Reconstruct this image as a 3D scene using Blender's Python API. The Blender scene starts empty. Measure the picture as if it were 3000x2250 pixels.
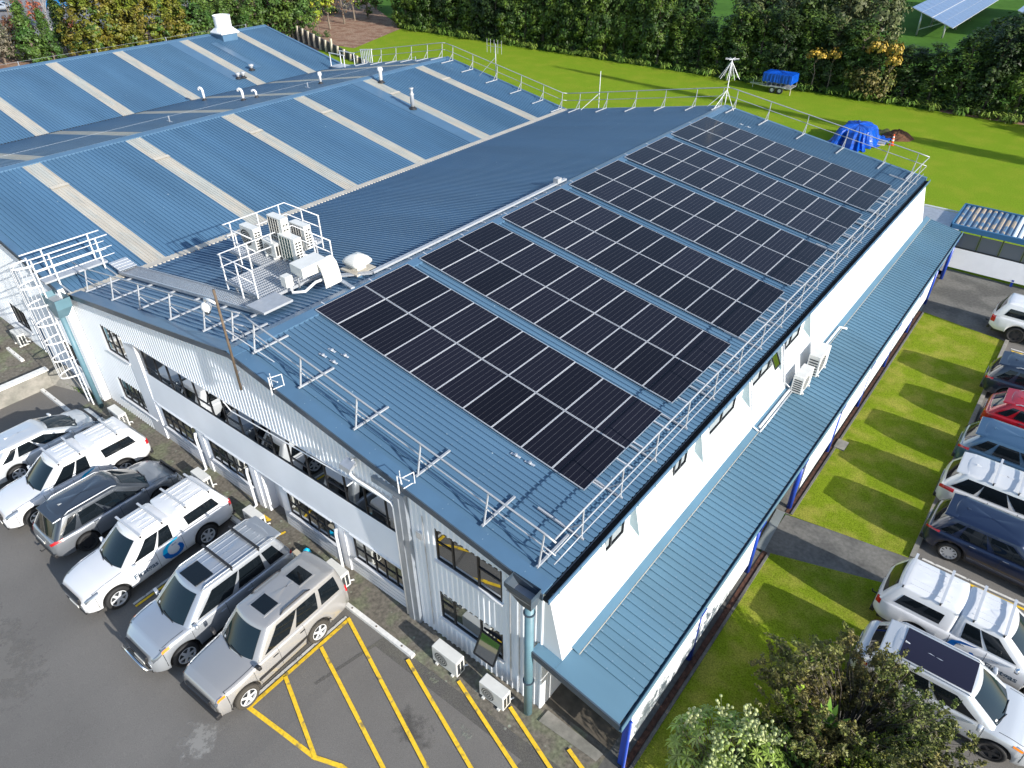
import bpy, math, random
from mathutils import Vector, Matrix
random.seed(7)
PI = math.pi
sc = bpy.context.scene
COL = sc.collection
# ------------------------------------------------------------------ camera
cd = bpy.data.cameras.new('camera'); cam = bpy.data.objects.new('camera', cd); COL.objects.link(cam)
yaw, pit, rol = 0.6793, 0.6275, -0.0068
d = Vector((-math.sin(yaw)*math.cos(pit), math.cos(yaw)*math.cos(pit), -math.sin(pit)))
r = Vector((math.cos(yaw), math.sin(yaw), 0)); u = r.cross(d)
r2 = r*math.cos(rol)+u*math.sin(rol); u2 = -r*math.sin(rol)+u*math.cos(rol)
M = Matrix((r2, u2, -d)).transposed().to_4x4(); M.translation = Vector((6.0462, -8.6509, 18.6445))
cam.matrix_world = M
cd.sensor_width = 36; cd.lens = 2077.6/3000*36; cd.clip_start = .1; cd.clip_end = 3000
sc.camera = cam
# ------------------------------------------------------------------ sky and sun
SUN = Vector((2.3, -0.22, 1.0)).normalized()
w = bpy.data.worlds.new('World'); sc.world = w; w.use_nodes = True
nt = w.node_tree; sky = nt.nodes.new('ShaderNodeTexSky'); sky.sky_type = 'NISHITA'; sky.sun_disc = False
sky.sun_elevation = math.asin(SUN.z); sky.sun_rotation = math.atan2(SUN.x, SUN.y)
sky.air_density = 1.0; sky.dust_density = .8
nt.links.new(sky.outputs[0], nt.nodes['Background'].inputs[0]); nt.nodes['Background'].inputs[1].default_value = 0.15
sl = bpy.data.lights.new('sun', 'SUN'); sl.energy = 4.6; sl.angle = math.radians(.5); sl.color = (1, .95, .87)
so = bpy.data.objects.new('sun', sl); COL.objects.link(so); so.rotation_euler = SUN.to_track_quat('Z', 'Y').to_euler()
sc.view_settings.view_transform = 'Standard'; sc.view_settings.look = 'None'; sc.view_settings.gamma = 1
sc.view_settings.exposure = 0.62

# ------------------------------------------------------------------ materials
MAT = {}
def mat(name, col, rough=.5, metal=0, var=0, vscale=3, bump=0, bscale=40, spec=.5, coat=0, col2=None, c2scale=.6, c2lo=.45, c2hi=.6, island=0, obj=0, alpha=1, trans=0, stretch=None, spots=None):
    m = bpy.data.materials.new(name); m.use_nodes = True; N = m.node_tree.nodes; L = m.node_tree.links
    b = N['Principled BSDF']; b.inputs['Roughness'].default_value = rough; b.inputs['Metallic'].default_value = metal
    b.inputs['Specular IOR Level'].default_value = spec; b.inputs['Coat Weight'].default_value = coat; b.inputs['Coat Roughness'].default_value = .03
    if trans: b.inputs['Transmission Weight'].default_value = trans
    rgb = N.new('ShaderNodeRGB'); rgb.outputs[0].default_value = (*col, 1); out = rgb.outputs[0]
    geo = N.new('ShaderNodeNewGeometry'); pos = geo.outputs['Position']
    if stretch:
        mp = N.new('ShaderNodeMapping'); mp.inputs['Scale'].default_value = stretch; L.new(pos, mp.inputs[0]); pos = mp.outputs[0]
    def noise(s, det=4):
        n = N.new('ShaderNodeTexNoise'); n.inputs['Scale'].default_value = s; n.inputs['Detail'].default_value = det; L.new(pos, n.inputs['Vector']); return n.outputs['Fac']
    if col2:
        rp = N.new('ShaderNodeMapRange'); rp.inputs['From Min'].default_value = c2lo; rp.inputs['From Max'].default_value = c2hi
        L.new(noise(c2scale), rp.inputs['Value']); mx = N.new('ShaderNodeMix'); mx.data_type = 'RGBA'
        L.new(rp.outputs[0], mx.inputs['Factor']); L.new(out, mx.inputs[6]); mx.inputs[7].default_value = (*col2, 1); out = mx.outputs[2]
    if spots:
        vn = N.new('ShaderNodeTexVoronoi'); vn.inputs['Scale'].default_value = spots[0]; L.new(geo.outputs['Position'], vn.inputs['Vector'])
        rp = N.new('ShaderNodeMapRange'); rp.inputs['From Min'].default_value = spots[1]; rp.inputs['From Max'].default_value = spots[1]*.6
        L.new(vn.outputs['Distance'], rp.inputs['Value']); mx = N.new('ShaderNodeMix'); mx.data_type = 'RGBA'
        L.new(rp.outputs[0], mx.inputs['Factor']); L.new(out, mx.inputs[6]); mx.inputs[7].default_value = (*spots[2], 1); out = mx.outputs[2]
    def bright(fac, amt):
        nonlocal out
        a = N.new('ShaderNodeMapRange'); a.inputs['To Min'].default_value = 1-amt; a.inputs['To Max'].default_value = 1+amt
        L.new(fac, a.inputs['Value']); h = N.new('ShaderNodeHueSaturation'); L.new(out, h.inputs['Color']); L.new(a.outputs[0], h.inputs['Value']); out = h.outputs[0]
    if var:
        a = N.new('ShaderNodeMapRange'); a.inputs['From Min'].default_value = .3; a.inputs['From Max'].default_value = .7; L.new(noise(vscale), a.inputs['Value']); bright(a.outputs[0], var)
    if island: bright(geo.outputs['Random Per Island'], island)
    if obj:
        oi = N.new('ShaderNodeObjectInfo'); bright(oi.outputs['Random'], obj)
    L.new(out, b.inputs['Base Color'])
    if bump:
        bp = N.new('ShaderNodeBump'); bp.inputs['Strength'].default_value = bump; bp.inputs['Distance'].default_value = .02
        L.new(noise(bscale, 6), bp.inputs['Height']); L.new(bp.outputs[0], b.inputs['Normal'])
    MAT[name] = m; return m
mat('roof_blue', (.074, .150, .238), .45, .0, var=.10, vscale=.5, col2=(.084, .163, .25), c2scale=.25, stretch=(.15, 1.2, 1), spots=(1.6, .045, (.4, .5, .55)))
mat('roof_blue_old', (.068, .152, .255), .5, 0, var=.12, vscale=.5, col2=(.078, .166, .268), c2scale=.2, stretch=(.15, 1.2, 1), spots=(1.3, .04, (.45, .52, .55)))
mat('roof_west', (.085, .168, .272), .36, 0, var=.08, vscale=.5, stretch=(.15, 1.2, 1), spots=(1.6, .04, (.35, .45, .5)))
mat('veranda_blue', (.092, .184, .262), .42, 0, var=.1, vscale=.6, col2=(.092, .178, .245), c2scale=.35, stretch=(.4, 1, 1))
mat('flash_blue', (.070, .142, .232), .35, 0, var=.08, vscale=1)
mat('barge', (.045, .065, .09), .35, var=.1)
mat('pipe_blue', (.11, .21, .26), .5, var=.12, vscale=2)
mat('cream', (.48, .44, .37), .6, var=.12, vscale=2)
mat('skylight', (.46, .43, .37), .45, var=.10, vscale=1.2, col2=(.40, .41, .38), c2scale=.8, stretch=(.5, 3, 1))
mat('white_steel', (.78, .82, .87), .32, 0, var=.05, vscale=.8, stretch=(1, 1, .2))
mat('white_wall', (.66, .68, .70), .6, var=.03, vscale=.7)
mat('reveal_shade_paint', (.34, .43, .46), .6); mat('sill_shade_paint', (.50, .545, .56), .6)  # pale blue and white paint, darkened to put the recess shading into the colour
mat('screw', (.17, .26, .34), .5)
mat('white_board', (.82, .84, .88), .4, var=.04, vscale=.8)
mat('white_paint', (.72, .73, .75), .35, var=.03)
mat('white_box', (.66, .66, .63), .4, var=.05, vscale=4)
mat('grille_dark', (.03, .035, .04), .5)
mat('grille_teal', (.03, .09, .09), .5)
mat('galv', (.55, .57, .60), .35, .6, var=.12, vscale=5)
mat('galv_light', (.40, .42, .45), .45, .25, var=.08, vscale=5)
mat('alu', (.58, .60, .63), .4, .3, var=.05, vscale=4)
mat('channel_grey', (.30, .33, .37), .3, .3, var=.08)
mat('rust_pole', (.11, .08, .055), .8, var=.3, vscale=6)
mat('gutter_dirt', (.018, .017, .015), .9, var=.6, vscale=10, spots=(3.2, .12, (.16, .15, .09)))
mat('window_frame', (.012, .013, .016), .35)
mat('window_glass', (.42, .44, .45), .02, 1.0)
mat('window_dark', (.03, .035, .04), .03, 0, spec=1.0)
mat('door_blue', (.03, .12, .25), .4)
mat('post_blue', (.012, .05, .36), .35)
mat('asphalt', (.150, .142, .132), .9, var=.22, vscale=55, bump=.6, bscale=70, col2=(.18, .17, .157), c2scale=.35, c2lo=.4, c2hi=.7)
mat('asphalt_old', (.10, .095, .088), .92, var=.3, vscale=30, bump=.6, bscale=60, col2=(.13, .125, .10), c2scale=.9, c2lo=.48, c2hi=.72, spots=(2.3, .11, (.22, .23, .2)))
mat('concrete', (.16, .155, .14), .9, var=.2, vscale=8, bump=.3, bscale=50, col2=(.10, .098, .09), c2scale=.6)
mat('concrete_light', (.27, .255, .225), .88, var=.15, vscale=7, bump=.3, bscale=50, col2=(.2, .195, .17), c2scale=1.0)
mat('mossy', (.15, .135, .11), .95, var=.35, vscale=9, bump=.5, bscale=40, col2=(.16, .17, .11), c2scale=1.3, c2lo=.5, c2hi=.62, spots=(2.6, .13, (.26, .28, .22)))
mat('veranda_concrete', (.10, .085, .065), .9, var=.3, vscale=4)  # dark brown-grey concrete of the veranda floor
mat('road_far', (.20, .20, .21), .9, var=.1, vscale=.4)
mat('lawn', (.175, .27, .016), .95, spec=.05, var=.28, vscale=14, bump=.8, bscale=60, col2=(.215, .28, .022), c2scale=.5, c2lo=.45, c2hi=.68)
mat('lawn_near', (.17, .235, .014), .95, spec=.05, var=.4, vscale=26, bump=1, bscale=70, col2=(.27, .275, .045), c2scale=1.1, c2lo=.44, c2hi=.64)
mat('field', (.065, .15, .022), .95, spec=.05, var=.15, vscale=1.5, col2=(.05, .12, .018), c2scale=.1)
mat('bark', (.28, .18, .12), .95, var=.4, vscale=5, bump=.8, bscale=8, col2=(.20, .10, .06), c2scale=.7)
mat('drain_rust', (.09, .04, .025), .9, var=.5, vscale=8)
mat('grate', (.25, .28, .28), .6, .2, var=.1)
mat('yellow_line', (.80, .52, .025), .75, var=.15, vscale=12, col2=(.30, .22, .07), c2scale=4, c2lo=.57, c2hi=.67)
mat('white_line', (.62, .61, .58), .8, var=.15, vscale=10, col2=(.2, .2, .19), c2scale=6, c2lo=.58, c2hi=.66)
mat('bar_white', (.74, .73, .70), .7, var=.12, vscale=8)
mat('tarp', (.004, .07, .42), .25, var=.2, vscale=3, bump=.9, bscale=5)
mat('tyre', (.016, .016, .017), .75)
mat('tyre_dusty', (.05, .045, .038), .9)
mat('rim', (.52, .53, .55), .3, .0)
mat('rim_dark', (.05, .05, .055), .35, .5)
mat('black_plastic', (.02, .02, .022), .5)
mat('car_glass', (.006, .009, .012), .03, 0, spec=.5)
mat('windscreen', (.008, .018, .026), .04, 0, spec=.45)
mat('lamp_red', (.45, .01, .015), .15, spec=.8)
mat('lamp_clear', (.30, .33, .37), .06, .7)
mat('lamp_amber', (.85, .22, .01), .2)
mat('plate', (.75, .75, .72), .4)
mat('chrome', (.75, .76, .78), .12, 1)
for n, c, mt in (('white', (.70, .71, .73), 0), ('silver', (.46, .49, .53), .55), ('gold', (.44, .43, .42), .45), ('charcoal', (.055, .065, .08), .5), ('xgrey', (.30, .32, .35), .6),
                 ('steelwhite', (.58, .61, .64), .3), ('navy', (.008, .017, .05), .3), ('inkblue', (.018, .03, .055), .4), ('bluegrey', (.06, .13, .22), .5), ('red', (.40, .006, .014), .25), ('pearl', (.66, .67, .68), .15), ('bright_blue', (.01, .20, .50), .3), ('plum', (.012, .007, .02), .2)):
    mat('paint_'+n, c, .28, mt, coat=1)
mat('logo_cyan', (.0, .50, .85), .4); mat('logo_blue', (.0, .12, .45), .4); mat('letter_dark', (.05, .09, .14), .4)
mat('cone_orange', (.85, .10, .02), .5)
mat('soil', (.10, .045, .02), .95, var=.4, vscale=6, bump=1, bscale=10)
mat('turf_clod', (.22, .2, .08), .95, var=.4, vscale=6)
mat('timber', (.5, .45, .36), .8, var=.2)
mat('wall_dark', (.05, .055, .06), .8, var=.2)
mat('trunk', (.16, .13, .10), .9, var=.3, vscale=3)
mat('trunk_grey', (.26, .25, .25), .9, var=.3, vscale=2)
def leafmat(n, c, c2, isl=.55, rough=.55):
    mat(n, c, rough, 0, col2=c2, c2scale=.45, c2lo=.4, c2hi=.62, island=isl, spec=.35)
leafmat('leaf_hedge', (.028, .06, .010), (.07, .115, .010)); leafmat('leaf_hedge_dark', (.014, .032, .008), (.034, .062, .010))
leafmat('leaf_gold', (.095, .125, .012), (.125, .105, .014)); leafmat('leaf_green', (.035, .085, .014), (.065, .11, .018))
leafmat('leaf_olive', (.10, .115, .04), (.065, .085, .03)); leafmat('leaf_rust', (.11, .045, .022), (.15, .08, .04))
leafmat('leaf_orange', (.34, .085, .03), (.24, .07, .035)); leafmat('leaf_yellow', (.38, .25, .03), (.22, .17, .03)); leafmat('leaf_grey', (.17, .15, .105), (.11, .105, .07))
leafmat('leaf_shrub', (.135, .115, .03), (.085, .12, .018), .6); leafmat('leaf_fatsia', (.10, .20, .03), (.20, .27, .05), .5, .4); leafmat('flower_cream', (.40, .42, .20), (.28, .34, .13), .4)
leafmat('leaf_lime', (.22, .32, .02), (.35, .34, .03)); leafmat('leaf_box', (.075, .12, .006), (.14, .16, .006), .5); leafmat('leaf_strap', (.07, .14, .02), (.14, .2, .03))
mat('twig', (.12, .10, .075), .9)
# solar cells: dark glass with fine silver lines, drawn on the panel's own face by UV
def cellmat():
    m = bpy.data.materials.new('solar_cells'); m.use_nodes = True; N = m.node_tree.nodes; L = m.node_tree.links; b = N['Principled BSDF']
    uv = N.new('ShaderNodeUVMap'); sp = N.new('ShaderNodeSeparateXYZ'); L.new(uv.outputs[0], sp.inputs[0])
    def lines(o, n, half):
        a = N.new('ShaderNodeMath'); a.operation = 'MULTIPLY'; a.inputs[1].default_value = n; L.new(o, a.inputs[0])
        f = N.new('ShaderNodeMath'); f.operation = 'FRACT'; L.new(a.outputs[0], f.inputs[0])
        s = N.new('ShaderNodeMath'); s.operation = 'SUBTRACT'; s.inputs[1].default_value = .5; L.new(f.outputs[0], s.inputs[0])
        q = N.new('ShaderNodeMath'); q.operation = 'ABSOLUTE'; L.new(s.outputs[0], q.inputs[0])
        g = N.new('ShaderNodeMath'); g.operation = 'GREATER_THAN'; g.inputs[1].default_value = .5-half; L.new(q.outputs[0], g.inputs[0]); return g.outputs[0]
    a = lines(sp.outputs[0], 6, .026); c = lines(sp.outputs[1], 24, .0)
    m1 = N.new('ShaderNodeMix'); m1.data_type = 'RGBA'; m1.inputs[6].default_value = (.008, .008, .014, 1); m1.inputs[7].default_value = (.03, .032, .045, 1); L.new(c, m1.inputs[0])
    m2 = N.new('ShaderNodeMix'); m2.data_type = 'RGBA'; m2.inputs[7].default_value = (.075, .078, .09, 1); L.new(m1.outputs[2], m2.inputs[6]); L.new(a, m2.inputs[0])
    oi = N.new('ShaderNodeObjectInfo'); mr = N.new('ShaderNodeMapRange'); mr.inputs['To Min'].default_value = .7; mr.inputs['To Max'].default_value = 1.4; L.new(oi.outputs['Random'], mr.inputs[0])
    h = N.new('ShaderNodeHueSaturation'); L.new(m2.outputs[2], h.inputs['Color']); L.new(mr.outputs[0], h.inputs['Value']); L.new(h.outputs[0], b.inputs['Base Color'])
    b.inputs['Roughness'].default_value = .14; b.inputs['Specular IOR Level'].default_value = .22; MAT['solar_cells'] = m
cellmat()

# ------------------------------------------------------------------ mesh helpers
ORG = {}
def tag(o, label=None, cat=None, group=None, kind=None):
    if label: o['label'] = label
    if cat: o['category'] = cat
    if group: o['group'] = group
    if kind: o['kind'] = kind
    return o
def thing(name, label, cat, loc=(0, 0, 0), rz=0, group=None, local=False):
    o = bpy.data.objects.new(name, None); COL.objects.link(o); o.empty_display_size = .3
    o.location = loc; o.rotation_euler = (0, 0, rz); tag(o, label, cat, group)
    ORG[o.name] = Vector((0, 0, 0)) if local else Vector(loc); return o
class MB:
    def __init__(s): s.v = []; s.f = []; s.m = []; s.uv = {}
    def q(s, pts, m=0):
        n = len(s.v); s.v += [tuple(p) for p in pts]; s.f.append(tuple(range(n, n+len(pts)))); s.m.append(m); return s
    def box(s, a, b, m=0):
        x0, y0, z0 = a; x1, y1, z1 = b; n = len(s.v)
        s.v += [(x0, y0, z0), (x1, y0, z0), (x1, y1, z0), (x0, y1, z0), (x0, y0, z1), (x1, y0, z1), (x1, y1, z1), (x0, y1, z1)]
        for f in ((0, 3, 2, 1), (4, 5, 6, 7), (0, 1, 5, 4), (1, 2, 6, 5), (2, 3, 7, 6), (3, 0, 4, 7)): s.f.append(tuple(n+i for i in f)); s.m.append(m)
        return s
    def hexa(s, p, m=0):   # 8 points, bottom ring then top ring
        n = len(s.v); s.v += [tuple(i) for i in p]
        for f in ((0, 3, 2, 1), (4, 5, 6, 7), (0, 1, 5, 4), (1, 2, 6, 5), (2, 3, 7, 6), (3, 0, 4, 7)): s.f.append(tuple(n+i for i in f)); s.m.append(m)
        return s
    def bar(s, p, q, w, h, m=0, up=(0, 0, 1)):
        p = Vector(p); q = Vector(q); d = (q-p)
        if d.length < 1e-6: return s
        d.normalize(); upv = Vector(up)
        if abs(d.dot(upv)) > .98: upv = Vector((0, 1, 0))
        a = d.cross(upv).normalized()*w/2; b = a.cross(d).normalized()*h/2
        return s.hexa([p-a-b, p+a-b, q+a-b, q-a-b, p-a+b, p+a+b, q+a+b, q-a+b], m)
    def tube(s, pts, rad, n=8, m=0, cap=True):
        pts = [Vector(p) for p in pts]; rad = rad if isinstance(rad, (list, tuple)) else [rad]*len(pts); base = len(s.v); prev = None
        for i, p in enumerate(pts):
            t = (pts[min(i+1, len(pts)-1)]-pts[max(i-1, 0)]).normalized()
            if prev is None: a = t.orthogonal().normalized()
            else:
                a = prev-t*prev.dot(t); a = a.normalized() if a.length > 1e-6 else t.orthogonal().normalized()
            prev = a; b = t.cross(a)
            for k in range(n): an = 2*PI*k/n; s.v.append(tuple(p+(a*math.cos(an)+b*math.sin(an))*rad[i]))
        for i in range(len(pts)-1):
            for k in range(n): s.f.append((base+i*n+k, base+i*n+(k+1) % n, base+(i+1)*n+(k+1) % n, base+(i+1)*n+k)); s.m.append(m)
        if cap: s.f.append(tuple(base+k for k in range(n))[::-1]); s.m.append(m); s.f.append(tuple(base+(len(pts)-1)*n+k for k in range(n))); s.m.append(m)
        return s
    def lathe(s, c, prof, n=16, m=0, axis='z'):
        base = len(s.v)
        for (rr, h) in prof:
            for k in range(n):
                a = 2*PI*k/n; x, y, z = rr*math.cos(a), rr*math.sin(a), h
                if axis == 'x': x, y, z = z, x, y
                s.v.append((c[0]+x, c[1]+y, c[2]+z))
        for i in range(len(prof)-1):
            for k in range(n): s.f.append((base+i*n+k, base+i*n+(k+1) % n, base+(i+1)*n+(k+1) % n, base+(i+1)*n+k)); s.m.append(m)
        s.f.append(tuple(base+(len(prof)-1)*n+k for k in range(n))); s.m.append(m); s.f.append(tuple(base+k for k in range(n))[::-1]); s.m.append(m)
        return s
    def grid(s, rows, m=0, close=False):
        base = len(s.v); n = len(rows[0])
        for r_ in rows: s.v += [tuple(p) for p in r_]
        for i in range(len(rows)-1):
            for k in range(n if close else n-1): s.f.append((base+i*n+k, base+i*n+(k+1) % n, base+(i+1)*n+(k+1) % n, base+(i+1)*n+k)); s.m.append(m)
        return s
    def mesh(s, name, mats):
        me = bpy.data.meshes.new(name); me.from_pydata(s.v, [], s.f)
        for m in (mats if isinstance(mats, (list, tuple)) else [mats]): me.materials.append(MAT[m])
        if any(s.m): me.polygons.foreach_set('material_index', s.m)
        return me
    def build(s, name, mats, parent=None, smooth=False, org=None, bevel=0):
        o_ = ORG.get(parent.name, Vector((0, 0, 0))) if parent else Vector((0, 0, 0))
        if org is not None: o_ = Vector(org)
        if o_.length: s.v = [(x-o_[0], y-o_[1], z-o_[2]) for x, y, z in s.v]
        me = s.mesh(name, mats)
        if smooth: me.polygons.foreach_set('use_smooth', [True]*len(me.polygons))
        o = bpy.data.objects.new(name, me); COL.objects.link(o)
        if bevel:
            md = o.modifiers.new('b', 'BEVEL'); md.width = bevel; md.segments = 2; md.limit_method = 'ANGLE'; md.angle_limit = .6
        if parent:
            o.parent = parent
            ORG[o.name] = Vector(o_)
        elif org is not None: o.location = org; ORG[o.name] = Vector(org)
        else: ORG[o.name] = Vector((0, 0, 0))
        return o
def copy_tree(o, parent=None):
    c = o.copy(); COL.objects.link(c); c.parent = parent; ORG[c.name] = ORG.get(o.name, Vector((0, 0, 0)))
    for ch in KIDS.get(o.name, [k for k in o.children]): copy_tree(ch, c)
    return c
KIDS = {}
def lerp(a, b, t): return a+(b-a)*t
def interp(pts, t):
    if t <= pts[0][0]: return pts[0][1]
    for (a, va), (b, vb) in zip(pts, pts[1:]):
        if t <= b: return va+(vb-va)*(t-a)/(b-a)
    return pts[-1][1]

# ------------------------------------------------------------------ ground
def gz(x, y=-3):
    if y > 1.5: return 0.0
    if x > -5: return 0.0
    if x < -27.7: return -.30
    return max(-.84, .037*(x+5))
def sheet(name, poly, m, off, label=None, kind='structure', dx=1.0):
    # poly (list of xy) laid on the terrain, fan or grid split along x for the slope
    xs = [p[0] for p in poly]; b = MB()
    rect = len(poly) == 4 and len(set(xs)) == 2
    if rect and min(xs) < -5:
        x0, x1 = min(xs), max(xs); ys = [p[1] for p in poly]; y0, y1 = min(ys), max(ys); X = [x0]
        for k in (-27.7, -5):
            if x0 < k < x1: X.append(k)
        X.append(x1)
        for a, c in zip(X, X[1:]):
            if a == -27.7 or c != -27.7: za = -.84 if a == -27.7 else gz(a)
            else: za = gz(a)
            zc = -.30 if (c == -27.7) else gz(c)
            b.q([(a, y0, za+off), (c, y0, zc+off), (c, y1, zc+off), (a, y1, za+off)])
    else: b.q([(x, y, gz(x, y)+off) for x, y in poly])
    o = b.build(name, m); tag(o, label, None, None, kind); return o
b = MB()
b.q([(-900, 1.5, -.02), (900, 1.5, -.02), (900, 1500, -.02), (-900, 1500, -.02)])
b.q([(-5, -200, -.02), (900, -200, -.02), (900, 1.5, -.02), (-5, 1.5, -.02)])
b.q([(-27.7, -200, -.86), (-5, -200, -.02), (-5, 1.5, -.02), (-27.7, 1.5, -.86)])
b.q([(-900, -200, -.32), (-27.7, -200, -.32), (-27.7, 1.5, -.32), (-900, 1.5, -.32)])
tag(b.build('ground', 'field'), kind='structure')
sheet('lawn', [(-82, 34.5), (60, 34.5), (60, 70.2), (-79, 70.2)], 'lawn', .006)
asph = sheet('car_park', [(-27.7, -400), (2.2, -400), (2.2, 1.2), (-27.7, 1.2)], 'asphalt', .004)  # unseen far stretch added so the window glass reflects asphalt, not field
sheet('wall_footpath', [(-24.8, -1.15), (-5, -1.15), (-5, .2), (-24.8, .2)], 'mossy', .012)
sheet('corner_path', [(-5, -1.1), (2.1, -.95), (2.1, .2), (-5, .2)], 'mossy', .012)
sheet('worn_verge', [(-5.5, -3.4), (1.8, -3.2), (2.1, -.9), (-5, -1.0)], 'asphalt_old', .008)
sheet('upper_car_park', [(-60, -60), (-27.7, -60), (-27.7, 0), (-60, 0)], 'mossy', .010)
sheet('veranda_floor', [(-.2, .02), (2.42, .02), (2.42, 36), (-.2, 36)], 'veranda_concrete', .006)
sheet('kerb_slab', [(.18, -.34), (1.98, -.28), (2.03, .0), (.2, .06)], 'concrete_light', .05)
sheet('drain_bed', [(2.1, -40), (3.0, -40), (3.0, 9.0), (2.1, 9.0)], 'concrete', .010); sheet('drain_bed', [(2.1, 11.2), (2.9, 11.3), (2.9, 29.4), (2.1, 29.4)], 'concrete', .010)
LN = sheet('lawn_strip_near', [(2.95, -40), (6.45, -40), (6.45, 10.35), (2.72, 9.15)], 'lawn_near', .012)
sheet('lawn_strip', [(2.62, 11.25), (6.45, 11.82), (6.45, 28.86), (2.62, 29.5)], 'lawn_near', .012)
sheet('footpath', [(2.5, 9.0), (6.6, 10.3), (6.6, 11.9), (2.5, 11.2)], 'concrete', .008)
sheet('courtyard', [(2.4, 29.4), (6.6, 28.9), (40, 28.9), (40, 35.6), (2.4, 35.6)], 'concrete', .008)
sheet('side_car_park', [(6.6, -40), (60, -40), (60, 28.9), (6.6, 28.9)], 'asphalt', .004)
sheet('garden_bed', [(-94, 50), (-80, 56), (-72.5, 56.5), (-78, 70.5), (-110, 90), (-125, 80)], 'bark', .018)
sheet('hedge_soil', [(-79, 70.1), (60, 70.1), (60, 72), (-79, 72)], 'bark', .01)
b = MB(); b.q([(-100, -40, .01), (-100, 30, .01), (-150, 105, .01), (-330, 160, .01), (-330, -40, .01)]); tag(b.build('road', 'road_far'), kind='structure')
b = MB(); b.q([(-66, -40, .01), (-58, 34, .01), (-78, 56, .01), (-120, 90, .01), (-110, 30, .01), (-105, -40, .01)]); b.v = [(x, y, .014) for x, y, z in b.v]; tag(b.build('planted_bank', 'bark'), kind='structure')
# kerb and drain beside the lawn
def strip(name, a, c, w_, h, m, z=0., label=None, cat=None, kind='structure'):
    o = MB().bar((a[0], a[1], gz(*a)+z+h/2), (c[0], c[1], gz(*c)+z+h/2), w_, h).build(name, m); return tag(o, label, cat, None, kind)
strip('kerb', (6.53, 11.85), (6.53, 28.9), .16, .11, 'concrete_light')
strip('kerb', (6.53, -40), (6.53, 10.3), .16, .11, 'concrete_light')
strip('drain_channel', (2.52, 11.3), (2.52, 29.4), .14, .03, 'drain_rust')
strip('drain_channel', (2.62, -1.5), (2.62, 9.1), .16, .03, 'drain_rust')
strip('drain_edge', (2.78, -1.5), (2.74, 9.1), .08, .06, 'concrete'); strip('drain_edge', (2.66, 11.3), (2.66, 29.4), .07, .06, 'concrete')
strip('drain_grate', (2.42, 9.1), (2.30, 11.25), .3, .03, 'grate'); strip('drain_grate', (2.35, 29.5), (2.3, 31.5), .35, .03, 'grate')
# pit beside the drain
tag(MB().box((2.6, 15.9, .0), (3.0, 16.5, .07)).build('drain_pit', 'concrete_light'), 'small square concrete drain pit at the edge of the side lawn', 'drain pit')
# painted lines
def line(name, pts, w_, m, off=.02):
    b = MB()
    Q = [pts[0]]
    for (x0, y0), (x1, y1) in zip(pts, pts[1:]):
        if min(x0, x1) < -5 < max(x0, x1): k = (-5-x0)/(x1-x0); Q.append((-5, y0+(y1-y0)*k))
        Q.append((x1, y1))
    for (x0, y0), (x1, y1) in zip(Q, Q[1:]):
        d_ = Vector((x1-x0, y1-y0)); n_ = Vector((-d_.y, d_.x)).normalized()*w_/2; e = d_.normalized()*w_/2
        p = [(x0-e.x-n_.x, y0-e.y-n_.y), (x1+e.x-n_.x, y1+e.y-n_.y), (x1+e.x+n_.x, y1+e.y+n_.y), (x0-e.x+n_.x, y0-e.y+n_.y)]
        b.q([(x, y, gz(x, y)+off) for x, y in p]); off += .0012
    return tag(b.build(name, m), kind='structure')
line('yellow_marking', [(-6.36, -1.38), (-6.32, -4.98), (-3.8, -4.73), (-3.08, -4.45), (.4, -3.9), (2.0, -3.6)], .12, 'yellow_line')
o_ = .024
for a, c in (((-6.25, -3.8), (-3.84, -4.7)), ((-6.2, -2.55), (-2.21, -3.8)), ((-2.21, -3.8), (-1.5, -4.1)), ((-6.35, -1.38), (-.6, -3.36)), ((-3.87, -1.26), (.6, -2.75)), ((-2.25, -.84), (1.4, -2.0)), ((-.62, -.53), (1.9, -1.4)), ((1.3, -.48), (2.1, -.74))):
    line('yellow_marking', [a, c], .11, 'yellow_line', o_+.012); o_ += .0015
line('white_marking', [(-6.47, -5.0), (-6.5, -1.4)], .09, 'white_line'); line('white_marking', [(-12.33, -5.15), (-12.5, -1.3)], .09, 'white_line'); line('yellow_marking', [(-12.18, -5.15), (-12.35, -1.3)], .09, 'yellow_line', .03)
line('yellow_marking', [(-12.3, -.95), (-11.95, -.3), (-12.3, -.3)], .1, 'yellow_line', .03); line('yellow_marking', [(-11.2, -.95), (-11.0, -.35)], .1, 'yellow_line', .03)
for y in (28.3, 12.06): line('white_marking', [(6.85, y), (12, y)], .09, 'white_line')
for y in (28.1, 25.6, 11.87): line('yellow_marking', [(6.9, y), (12, y)], .09, 'yellow_line')
for y in (22.6, 19.8, 17.05, 14.5, 8.1): line('white_marking', [(6.85, y), (12, y)], .09, 'white_line')
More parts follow.
